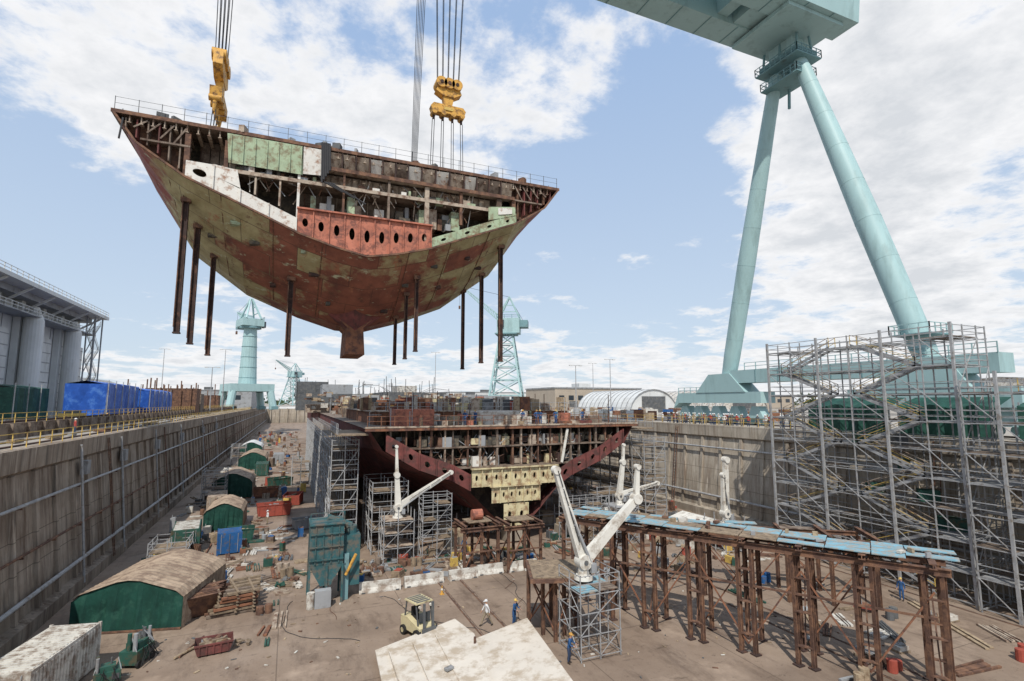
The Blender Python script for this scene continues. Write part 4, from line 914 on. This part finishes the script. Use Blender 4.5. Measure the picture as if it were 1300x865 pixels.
def arched(name,x,y,w,l,h_,z0,m,axis='Y',end="grey_dark"):
    s=MB(); n=14; pts=[(-w/2*math.cos(math.pi*i/n),h_*math.sin(math.pi*i/n)) for i in range(n+1)]; seg=12
    for (a,za),(b_,zb_) in zip(pts,pts[1:]):
        for k in range(seg):
            s.quad((a,l*k/seg,za),(b_,l*k/seg,zb_),(b_,l*(k+1)/seg-.1,zb_),(a,l*(k+1)/seg-.1,za),m)
    s.add([(a,.3,z) for a,z in pts],[tuple(range(n+1))],m); s.add([(a,l-.3,z) for a,z in pts],[tuple(range(n+1))],m)
    s.box(-w*.25,w*.25,.1,.28,0,h_*.7,end)
    for k in range(seg+1):
        for (a,za),(b_,zb_) in zip(pts,pts[1:]): s.beam((a*1.01,l*k/seg,za*1.01),(b_*1.01,l*k/seg,zb_*1.01),.25,.15,"grey_metal")
    return s.obj(name,loc=(x,y,z0),rz=0 if axis=='Y' else -math.pi/2)
arched("arched_shed",-52,156,18,34,10,QZ,"grey_light")
arched("arched_shed",118,150,20,36,8,QZ,"grey_light"); arched("arched_shed",150,140,22,40,8,QZ,"white_dirty"); arched("arched_shed",158,70,30,30,9.5,QZ,"white_dirty",'X')
def tarpbox(name,x0,x1,y0,y1,z0,z1,m):
    s=MB(); n=int((y1-y0)/1.0); k=int(max(3,(x1-x0)/1.0)); random.seed(int(y0))
    def jit(): return rnd(-.15,.15)
    P={}
    for i in range(n+1):
        for j,z in enumerate((z0,(z0+z1)/2,z1)):
            P[i,j]=(x1+jit(),y0+(y1-y0)*i/n,z+(jit() if j else 0))
    for i in range(n):
        for j in range(2): s.quad(P[i,j],P[i+1,j],P[i+1,j+1],P[i,j+1],m)
        s.quad(P[i,2],P[i+1,2],((x0+x1)/2,P[i+1,2][1],z1+.5),((x0+x1)/2,P[i,2][1],z1+.5),m)
        s.quad(((x0+x1)/2,P[i,2][1],z1+.5),((x0+x1)/2,P[i+1,2][1],z1+.5),(x0,P[i+1,2][1],z1),(x0,P[i,2][1],z1),m)
    F_={}
    for i in range(k+1):
        for j,z in enumerate((z0,(z0+z1)/2,z1)): F_[i,j]=(x0+(x1-x0)*i/k,y0+jit() if 0<i<k else y0,z)
    for i in range(k):
        for j in range(2): s.quad(F_[i,j],F_[i+1,j],F_[i+1,j+1],F_[i,j+1],m)
    s.quad((x0,y0,z0),(x0,y1,z0),(x0,y1,z1),(x0,y0,z1),m)
    for i in range(0,n+1,4): s.beam((x1+.2,P[i,0][1],z0),(x1+.2,P[i,0][1],z1+.6),.1,.1,"galv")
    return s.obj(name)
tarpbox("tarp_covered_staging",-33,-27.5,104,124,QZ,19.0,"blue_tarp"); tarpbox("tarp_covered_staging",-31,-26.5,127,150,QZ,18.4,"blue_tarp")
tarpbox("tarp_covered_staging",-40,-34,90,101,QZ,18.0,"green_tarp")
s=MB()
for k in range(60):
    y=rnd(60,200); s.rbox((rnd(-34,-27),y,QZ+.6),(rnd(.5,2.4),rnd(.5,2.4),rnd(.5,1.6)),rnd(0,3),random.choice(["orange_paint","white_dirty","steel_tan","wood","grey_metal","rust","plank"]))
s.obj("quay_materials")
s=MB()
for k in range(10):
    x=-28-rnd(0,14); y=170+k*9; s.box(x-6,x+6,y,y+6,QZ,QZ+rnd(4,8),random.choice(["rust_orange","rust","steel_brown","maroon"]))
    for j in range(5): s.beam((x-5+j*2.4,y-.3,QZ),(x-5+j*2.4,y-.3,QZ+rnd(6,11)),.3,.3,"rust")
s.obj("hull_modules")
s=MB(); s.box(-29,-26.8,90,93,QZ+.3,QZ+2.0,"yellow_paint"); s.box(-28.6,-27.2,90.4,92.6,QZ+2.01,QZ+2.4,"grey_dark")
for sy in (90.5,92.5): s.tube((-29.1,sy,QZ+.4),(-26.7,sy,QZ+.4),.4,n=12,m="rubber")
s.obj("generator")

# ------------------------------------------------------------------ background right and far
s=MB(); s.box(105,150,200,230,QZ,22,"brick_tan"); s.box(104.7,150.3,199.7,230.3,22.01,22.6,"grey_metal")
for k in range(9): s.box(107+k*4.7,109.5+k*4.7,199.85,199.98,17,19,"glass")
s.box(112,116,199.8,199.96,QZ,16.5,"grey_dark"); s.box(120,126,205,212,22.61,24.5,"grey_light"); s.obj("warehouse_building")
random.seed(33)
for (x,y,w_,l_,h_,m) in ((70,260,40,30,7,"grey_light"),(-60,330,40,60,10,"grey_metal"),(150,260,60,30,8,"white_dirty"),(200,200,50,40,7,"brick_tan"),(95,330,60,40,10,"grey_light"),(230,120,50,40,7,"grey_light"),(10,520,70,30,9,"brick_tan"),(190,60,40,30,7,"white_dirty")):
    s=MB(); s.box(x,x+w_,y,y+l_,QZ,QZ+h_,m); s.box(x-.3,x+w_+.3,y-.3,y+l_+.3,QZ+h_+.01,QZ+h_+.5,"grey_metal")
    for k in range(int(w_/6)): s.box(x+1.5+k*6,x+4.5+k*6,y-.12,y-.01,QZ+h_*.5,QZ+h_*.75,"glass")
    s.box(x+w_*.4,x+w_*.5,y+2,y+6,QZ+h_+.51,QZ+h_+2,"grey_dark"); s.obj("warehouse_building")
s=MB()
for k in range(2600):
    a=rnd(-45,95); R_=rnd(700,900); x=R_*math.sin(math.radians(a)); y=R_*math.cos(math.radians(a)); z=QZ+rnd(0,9+4*math.sin(a*1.7)+3*math.sin(a*5)); r_=rnd(2,5)
    p=[Vector((x,y,z))+Vector((rnd(-1,1),rnd(-1,1),rnd(-1,1))).normalized()*r_ for _ in range(4)]
    s.add(p,[(0,1,2),(0,2,3),(0,1,3),(1,2,3)],"foliage")
s.obj("distant_trees")
s=MB()
for k in range(150):
    y=rnd(60,220); x=rnd(62,110)
    if abs(x-GX)<4 and y<80: continue
    s.rbox((x,y,QZ+.8),(rnd(.6,3),rnd(.6,2),rnd(.8,2.4)),rnd(0,3),random.choice(["white_dirty","grey_metal","rust","white_paint","steel_tan","wood","blue_paint","rust_orange","grey_light"]))
s.obj("quay_materials")
def pole(x,y,h_):
    s=MB(); s.tube((0,0,0),(0,0,h_),.2,.1,8,"galv"); s.tube((0,0,0),(0,0,.6),.45,.45,8,"grey_metal")
    for a in (-1,1): s.beam((0,0,h_),(a*1.6,0,h_+.1),.12,.12,"galv"); s.rbox((a*1.6,0,h_),(.9,.6,.25),0,"grey_light")
    s.obj("light_pole",loc=(x,y,QZ))
for x,y,h_ in ((75,130,14),(100,150,18),(118,190,20),(-24,230,24),(-50,260,26),(60,230,26),(180,110,16),(240,160,18),(-22,180,14)): pole(x,y,h_)

def jib(x,y,h_,base,sc=1,boomdir=1,lattice=False,name="harbour_jib_crane",rz=0,tipz=1.12,reach=.62):
    s=MB(); T="teal_paint"; D="teal_dark"
    b=base/2
    if not lattice:
        for sx in (-1,1):
            for sy in (-1,1): s.tube((sx*b,sy*b,0),(sx*b*.85,sy*b*.85,h_*.17),1.3*sc,1.3*sc,10,T); s.rbox((sx*b,sy*b,.8),(4*sc,2*sc,1.6),0,D)
        s.box(-b,b,-b,b,h_*.17,h_*.24,T); s.tube((0,0,h_*.24),(0,0,h_*.78),b*.42,b*.30,20,T); s.tube((0,0,h_*.78),(0,0,h_*.80),b*.5,b*.5,20,D)
        for k in range(5): s.tube((0,0,h_*(.3+k*.1)),(0,0,h_*(.303+k*.1)),b*(.42-.02*k),n=20,m=D)
    else:
        for sx in (-1,1):
            for sy in (-1,1): s.beam((sx*b,sy*b,0),(sx*b*.35,sy*b*.35,h_*.72),.6*sc,.6*sc,T)
        lv=[0,.16,.3,.42,.53,.63,.72]
        for a,c in zip(lv,lv[1:]):
            ra=b*(1-.65*a/.72); rc=b*(1-.65*c/.72)
            for (p,q) in (((-1,-1),(1,-1)),((1,-1),(1,1)),((1,1),(-1,1)),((-1,1),(-1,-1))):
                s.beam((p[0]*ra,p[1]*ra,h_*a),(q[0]*rc,q[1]*rc,h_*c),.3*sc,.3*sc,T); s.beam((q[0]*ra,q[1]*ra,h_*a),(p[0]*rc,p[1]*rc,h_*c),.3*sc,.3*sc,T); s.beam((p[0]*rc,p[1]*rc,h_*c),(q[0]*rc,q[1]*rc,h_*c),.35*sc,.35*sc,T)
        s.box(-b*.6,b*.6,-b*.6,b*.6,h_*.72,h_*.73,D)
    z=h_*.8; w_=b*.5
    s.box(-w_,w_*1.5,-w_,w_,z if not lattice else h_*.731,z+h_*.07,T); s.box(-w_*.9,-w_*.2,-w_*1.2,-w_-.01,z-.5,z+h_*.05,"glass")
    s.rail((-w_,-w_,z+h_*.07),(w_*1.5,-w_,z+h_*.07),1.2,2,.08,D)
    for sy in (-1,1):
        s.beam((-w_,sy*w_*.7,z+h_*.07),(w_*.3,sy*.4,h_*1.08),.5*sc,.5*sc,T); s.beam((w_*1.5,sy*w_*.7,z+h_*.07),(w_*.3,sy*.4,h_*1.08),.5*sc,.5*sc,T)
    for k in (.3,.6): s.beam((-w_+k*w_*1.3,-w_*.7*(1-k),z+h_*.07+(h_*.21)*k),(w_*1.5-k*w_*1.2,-w_*.7*(1-k),z+h_*.07+(h_*.21)*k),.3*sc,.3*sc,T)
    tip=Vector((-boomdir*h_*reach,0,h_*tipz)); rt=Vector((-w_*boomdir,0,z+h_*.06)); n=14
    for sy in (-1,1):
        for dz in (0,1): s.beam(rt+Vector((0,sy*w_*.4,dz*2.2*sc)),tip+Vector((0,sy*.2,dz*.4)),.28*sc,.28*sc,T)
    for i in range(n):
        a=rt.lerp(tip,i/n); c=rt.lerp(tip,(i+1)/n); k=1-i/n
        for sy in (-1,1): s.beam(a+Vector((0,sy*w_*.4*k,0)),c+Vector((0,sy*w_*.4*k,2.2*sc*k)),.18*sc,.18*sc,T)
    s.tube((w_*.3,0,h_*1.08),tip,.06*sc,n=4,m="cable"); s.tube(tip,tip-Vector((0,0,h_*.2)),.04*sc,n=4,m="cable"); s.rbox(tip-Vector((0,0,h_*.21)),(.6*sc,.6*sc,1.2*sc),0,"rust")
    s.tube((w_*.3,0,h_*1.08),(w_*2.2,0,z),.06*sc,n=4,m="cable"); s.box(w_*1.51,w_*2.4,-w_*.8,w_*.8,z-.5,z+h_*.05,D)
    return s.obj(name,loc=(x,y,QZ),rz=rz)
jib(-20.0,292,52,20,1.4,-1,False,rz=1.9,tipz=1.0,reach=.5)
jib(66,160,36,12,.9,1,True,rz=-.5,tipz=1.2,reach=.45)
jib(3,640,44,20,1.4,1,True,rz=.8)

# ------------------------------------------------------------------ people
def person_mesh(name,pose,shirt,legs,hat):
    V=[];E=[];Rr=[]
    def j(p,r,par=None):
        V.append(p); Rr.append(r); i=len(V)-1
        if par is not None: E.append((par,i))
        return i
    lean=pose.get("lean",0); st=pose.get("stride",0)
    pel=j((0,0,.95),.145); sp=j((0,lean*.3,1.14),.135,pel); ch=j((0,lean*.7,1.33),.16,sp); nk=j((0,lean,1.49),.065,ch); hb=j((0,lean+.01,1.58),.085,nk); ht=j((0,lean+.015,1.68),.085,hb)
    for k,sx in enumerate((-1,1)):
        sh=j((sx*.19,lean*.85,1.42),.07,ch); el,wr=pose["arms"][k]
        el=(sx*el[0],el[1]+lean*.85,el[2]); wr=(sx*wr[0],wr[1]+lean*.85,wr[2])
        e=j(el,.05,sh); w_=j(wr,.034,e); d_=(Vector(wr)-Vector(el)).normalized(); pm_=Vector(wr)+d_*.06; p_=j(tuple(pm_),.036,w_)
        side=Vector((0,1,0)) if abs(d_.y)<.7 else Vector((1,0,0))
        for f_ in range(4):
            b_=pm_+side*(f_-1.5)*.021+d_*.03; q1=b_+d_*(.035+.005*(f_%3)); q2=q1+(d_+Vector((-sx*.6,0,0))).normalized()*.03
            a1=j(tuple(b_),.010,p_); a2=j(tuple(q1),.009,a1); j(tuple(q2),.008,a2)
        th_=Vector(wr)+d_*.03+side*.04; a1=j(tuple(th_),.011,w_); j(tuple(th_+d_*.04+side*.015),.009,a1)
        s_=st*sx; hp=j((sx*.09,0,.9),.105,pel); kn=j((sx*.1,s_*.22+.02,.5),.07,hp); an=j((sx*.105,s_*.4-.03 if s_<=0 else s_*.38,.09),.048,kn); j((sx*.12,(s_*.4 if s_<=0 else s_*.38)+.14,.045),.042,an)
    me=bpy.data.meshes.new(name+"_sk"); me.from_pydata(V,E,[]); ob=bpy.data.objects.new(name+"_sk",me); COL.objects.link(ob)
    md=ob.modifiers.new("s",'SKIN')
    for i,sv in enumerate(me.skin_vertices[0].data): sv.radius=(Rr[i],Rr[i]*(.72 if i in (0,1,2) else 1)); sv.use_root=(i==0)
    sb=ob.modifiers.new("u",'SUBSURF'); sb.levels=1; sb.render_levels=1
    dg=bpy.context.evaluated_depsgraph_get(); m2=bpy.data.meshes.new_from_object(ob.evaluated_get(dg)); bpy.data.objects.remove(ob)
    m2.materials.clear()
    for n_ in (shirt,legs,"skin","boot",hat): m2.materials.append(MATS[n_])
    bm=bmesh.new(); bm.from_mesh(m2)
    wrs=[Vector((sx*pose["arms"][k][1][0],pose["arms"][k][1][1]+lean*.85,pose["arms"][k][1][2])) for k,sx in enumerate((-1,1))]
    for f_ in bm.faces:
        c=f_.calc_center_median(); i=0
        if c.z<.14: i=3
        elif c.z<.94 and abs(c.x)<.2: i=1
        elif c.z>1.5: i=2
        if i!=3 and min((c-w_).length for w_ in wrs)<.05 or any((c-w_).length<.17 and c.z<w_.z-.0 for w_ in wrs) : i=2 if abs(c.x)>.2 or c.y>.2 else i
        f_.material_index=i; f_.smooth=True
    def addm(vs,fs,mi):
        bv=[bm.verts.new(v) for v in vs]
        for q in fs:
            f2=bm.faces.new([bv[i] for i in q]); f2.material_index=mi; f2.smooth=True
    cy=lean+.015; vs=[];fs=[]; N=12
    for a in range(4):
        e_=a*math.pi/2/4
        for b_ in range(N): vs.append((.118*math.cos(e_)*math.cos(2*math.pi*b_/N),cy+.135*math.cos(e_)*math.sin(2*math.pi*b_/N),1.665+.125*math.sin(e_)))
    vs.append((0,cy,1.79))
    for a in range(3):
        for b_ in range(N): fs.append((a*N+b_,a*N+(b_+1)%N,(a+1)*N+(b_+1)%N,(a+1)*N+b_))
    for b_ in range(N): fs.append((3*N+b_,3*N+(b_+1)%N,4*N))
    addm(vs,fs,4)
    addm([(-.1,cy+.09,1.668),(.1,cy+.09,1.668),(.06,cy+.2,1.655),(-.06,cy+.2,1.655)],[(0,1,2,3)],4)
    addm([(-.016,cy+.08,1.60),(.016,cy+.08,1.60),(0,cy+.08,1.64),(0,cy+.115,1.605)],[(0,1,3),(1,2,3),(2,0,3)],2)
    for sx in (-1,1): addm([(sx*.045,cy+.082,1.632),(sx*.02,cy+.09,1.632),(sx*.02,cy+.09,1.646),(sx*.045,cy+.082,1.646)],[(0,1,2,3)],3); addm([(sx*.085,cy-.01,1.59),(sx*.1,cy-.02,1.63),(sx*.085,cy+.02,1.64)],[(0,1,2)],2)
    addm([(-.025,cy+.083,1.572),(.025,cy+.083,1.572),(.025,cy+.085,1.58),(-.025,cy+.085,1.58)],[(0,1,2,3)],3)
    bm.to_mesh(m2); bm.free(); m2.name=name; return m2
down=((.25,-.01,1.14),(.27,.06,.9)); fwd_=((.25,.05,1.15),(.2,.3,1.1)); hip=((.33,-.08,1.16),(.2,.06,1.0)); up=((.26,.15,1.2),(.16,.35,1.35)); sw=((.24,-.12,1.16),(.26,-.14,.92)); sw2=((.24,.1,1.16),(.25,.24,.95))
POSES=[dict(arms=(down,down)),dict(arms=(sw,sw2),stride=1.0,lean=.04),dict(arms=(fwd_,fwd_),lean=.12),dict(arms=(hip,hip)),dict(arms=(down,up)),dict(arms=(hip,down),stride=-.5)]
KITS=[("shirt_white","khaki","shirt_white"),("navy","navy","yellow_paint"),("shirt_grey","jean","shirt_white"),("shirt_red","jean","shirt_white"),("navy","jean","orange_paint"),("khaki","khaki","green_primer")]
PM={}
def person(x,y,z,rz,pose,kit):
    k=(pose,kit)
    if k not in PM: PM[k]=person_mesh("worker_%d_%d"%k,POSES[pose],*KITS[kit])
    o=bpy.data.objects.new("worker",PM[k]); COL.objects.link(o); o.location=(x,y,z); o.rotation_euler[2]=rz; o.scale=(1.03,)*3; return o
person(13.8,37.2,.0,1.6,1,0); person(15.7,36.6,.0,-2.6,2,1); person(16.6,30.1,0,-2.4,2,4); person(46.5,28.5,0,1.8,0,1); person(17.7,54.6,0,2.2,1,4); person(-6,90,0,1,1,2); person(-2,78,0,2,0,0); person(2,98,0,2,5,4); person(26,45,0,2,3,1)
random.seed(5)
for k in range(50):
    person(rnd(57.9,60.5),48+rnd(0,24),QZ+.02,rnd(1.0,2.2),random.choice([0,0,3,4,5]),random.choice([0,2,3,2,2,5,2]))
for k in range(8): person(cx2+rnd(-14,14),rnd(57.6,59.5),13.27,rnd(2,4),random.choice([0,3,2]),random.choice([0,1,4]))
for k in range(5): person(-28+rnd(0,5),rnd(85,120),QZ,rnd(0,6),random.choice([0,3,1]),4)
person(-21,70,QZ,-1,0,3)

# ------------------------------------------------------------------ sky / light
W=bpy.data.worlds.new("World"); SC.world=W; W.use_nodes=True; nt=W.node_tree; bg=nt.nodes["Background"]
SE=math.radians(52); AZ=math.radians(208)
sky=nt.nodes.new("ShaderNodeTexSky"); sky.sky_type='NISHITA'; sky.sun_disc=False; sky.sun_elevation=SE; sky.sun_rotation=AZ; sky.air_density=1.0; sky.dust_density=1.0; sky.ozone_density=1.2
tc=nt.nodes.new("ShaderNodeTexCoord")
def M(op,a,b=None,c=None):
    x=nt.nodes.new("ShaderNodeMath"); x.operation=op
    for i,s_ in enumerate((a,b,c)):
        if s_ is None: continue
        if isinstance(s_,(int,float)): x.inputs[i].default_value=s_
        else: L(nt,s_,x.inputs[i])
    return x.outputs[0]
sep=nt.nodes.new("ShaderNodeSeparateXYZ"); L(nt,tc.outputs["Generated"],sep.inputs[0])
dz=M('ADD',M('MAXIMUM',sep.outputs[2],0.0),.16)
cmb=nt.nodes.new("ShaderNodeCombineXYZ"); L(nt,M('DIVIDE',sep.outputs[0],dz),cmb.inputs[0]); L(nt,M('DIVIDE',sep.outputs[1],dz),cmb.inputs[1])
def cn(scale,det,rough,dist,off=(0,0,0)):
    mp=nt.nodes.new("ShaderNodeMapping"); mp.inputs["Location"].default_value=off; L(nt,cmb.outputs[0],mp.inputs[0])
    n=nt.nodes.new("ShaderNodeTexNoise"); n.inputs["Scale"].default_value=scale; n.inputs["Detail"].default_value=det; n.inputs["Roughness"].default_value=rough; n.inputs["Distortion"].default_value=dist; L(nt,mp.outputs[0],n.inputs["Vector"]); return n.outputs[0]
base=cn(2.1,10,.62,.1,(3.1,1.7,0)); fine=cn(7,7,.62,.1,(1,5,0))
cov=M('ADD',M('MULTIPLY',base,.76),M('MULTIPLY',fine,.24))
def blob(az,el,rad,wt,cur):
    a=math.radians(az);e=math.radians(el); v=(math.sin(a)*math.cos(e),math.cos(a)*math.cos(e),math.sin(e))
    d=nt.nodes.new("ShaderNodeVectorMath"); d.operation='DOT_PRODUCT'; L(nt,tc.outputs["Generated"],d.inputs[0]); d.inputs[1].default_value=v
    mr=nt.nodes.new("ShaderNodeMapRange"); mr.interpolation_type='SMOOTHSTEP'; mr.inputs[1].default_value=math.cos(math.radians(rad)); mr.inputs[2].default_value=1; mr.inputs[3].default_value=0; mr.inputs[4].default_value=wt; L(nt,d.outputs["Value"],mr.inputs[0])
    return M('ADD',cur,mr.outputs[0])
c_=cov
for az,el,rad,wt in ((66,24,22,.15),(58,12,14,.09),(-14,30,18,.09),(5,36,14,.08),(24,38,12,.06),(58,37,14,.08),(-20,13,14,-.12),(36,17,14,-.11),(15,12,12,-.06),(44,30,9,-.06),(80,14,12,.08),(67,15,8,-.07)):
    c_=blob(az,el,rad,wt,c_)
hz=nt.nodes.new("ShaderNodeMapRange"); hz.inputs[1].default_value=.17; hz.inputs[2].default_value=.02; hz.inputs[3].default_value=0; hz.inputs[4].default_value=.10; L(nt,sep.outputs[2],hz.inputs[0])
c_=M('ADD',c_,hz.outputs[0])
rp=nt.nodes.new("ShaderNodeValToRGB"); e=rp.color_ramp.elements; e[0].position=.485; e[1].position=.60; rp.color_ramp.interpolation='EASE'; e[0].color=(0,0,0,1); e[1].color=(.97,.97,.97,1); L(nt,c_,rp.inputs[0])
shade=nt.nodes.new("ShaderNodeValToRGB"); e=shade.color_ramp.elements; e[0].position=.56; e[1].position=.80; e[0].color=(9.6,9.6,9.7,1); e[1].color=(7.0,7.25,7.6,1); L(nt,M('ADD',c_,M('MULTIPLY',M('SUBTRACT',fine,.5),.35)),shade.inputs[0])
hzc=nt.nodes.new("ShaderNodeMapRange"); hzc.inputs[1].default_value=0; hzc.inputs[2].default_value=.6; hzc.inputs[3].default_value=0; hzc.inputs[4].default_value=1; L(nt,sep.outputs[2],hzc.inputs[0])
bl=nt.nodes.new("ShaderNodeMix"); bl.data_type='RGBA'; L(nt,hzc.outputs[0],bl.inputs[0]); bl.inputs[6].default_value=(7.0,8.1,9.2,1); bl.inputs[7].default_value=(4.2,5.9,8.8,1)
haze=nt.nodes.new("ShaderNodeMix"); haze.data_type='RGBA'; haze.inputs[0].default_value=.8; L(nt,sky.outputs[0],haze.inputs[6]); L(nt,bl.outputs[2],haze.inputs[7])
mx=nt.nodes.new("ShaderNodeMix"); mx.data_type='RGBA'; L(nt,rp.outputs[0],mx.inputs[0]); L(nt,haze.outputs[2],mx.inputs[6]); L(nt,shade.outputs[0],mx.inputs[7])
L(nt,mx.outputs[2],bg.inputs[0]); bg.inputs[1].default_value=.1
sl=bpy.data.lights.new("sun",'SUN'); sl.energy=4.0; sl.angle=math.radians(.5); sl.color=(1,.95,.87); so=bpy.data.objects.new("sun",sl); COL.objects.link(so)
sd=Vector((math.sin(AZ)*math.cos(SE),math.cos(AZ)*math.cos(SE),math.sin(SE))); so.rotation_euler=sd.to_track_quat('Z','Y').to_euler()

# ------------------------------------------------------------------ camera
cam=bpy.data.cameras.new("camera"); cam.sensor_width=36; cam.lens=660/1300*36; cam.clip_end=20000; cam.clip_start=.1
co=bpy.data.objects.new("camera",cam); COL.objects.link(co); co.location=(0,0,16)
co.rotation_euler=(math.radians(90)+math.atan(78.5/660),0,-math.radians(23)); SC.camera=co
SC.view_settings.view_transform='Standard'; SC.view_settings.look='None'; SC.view_settings.exposure=0
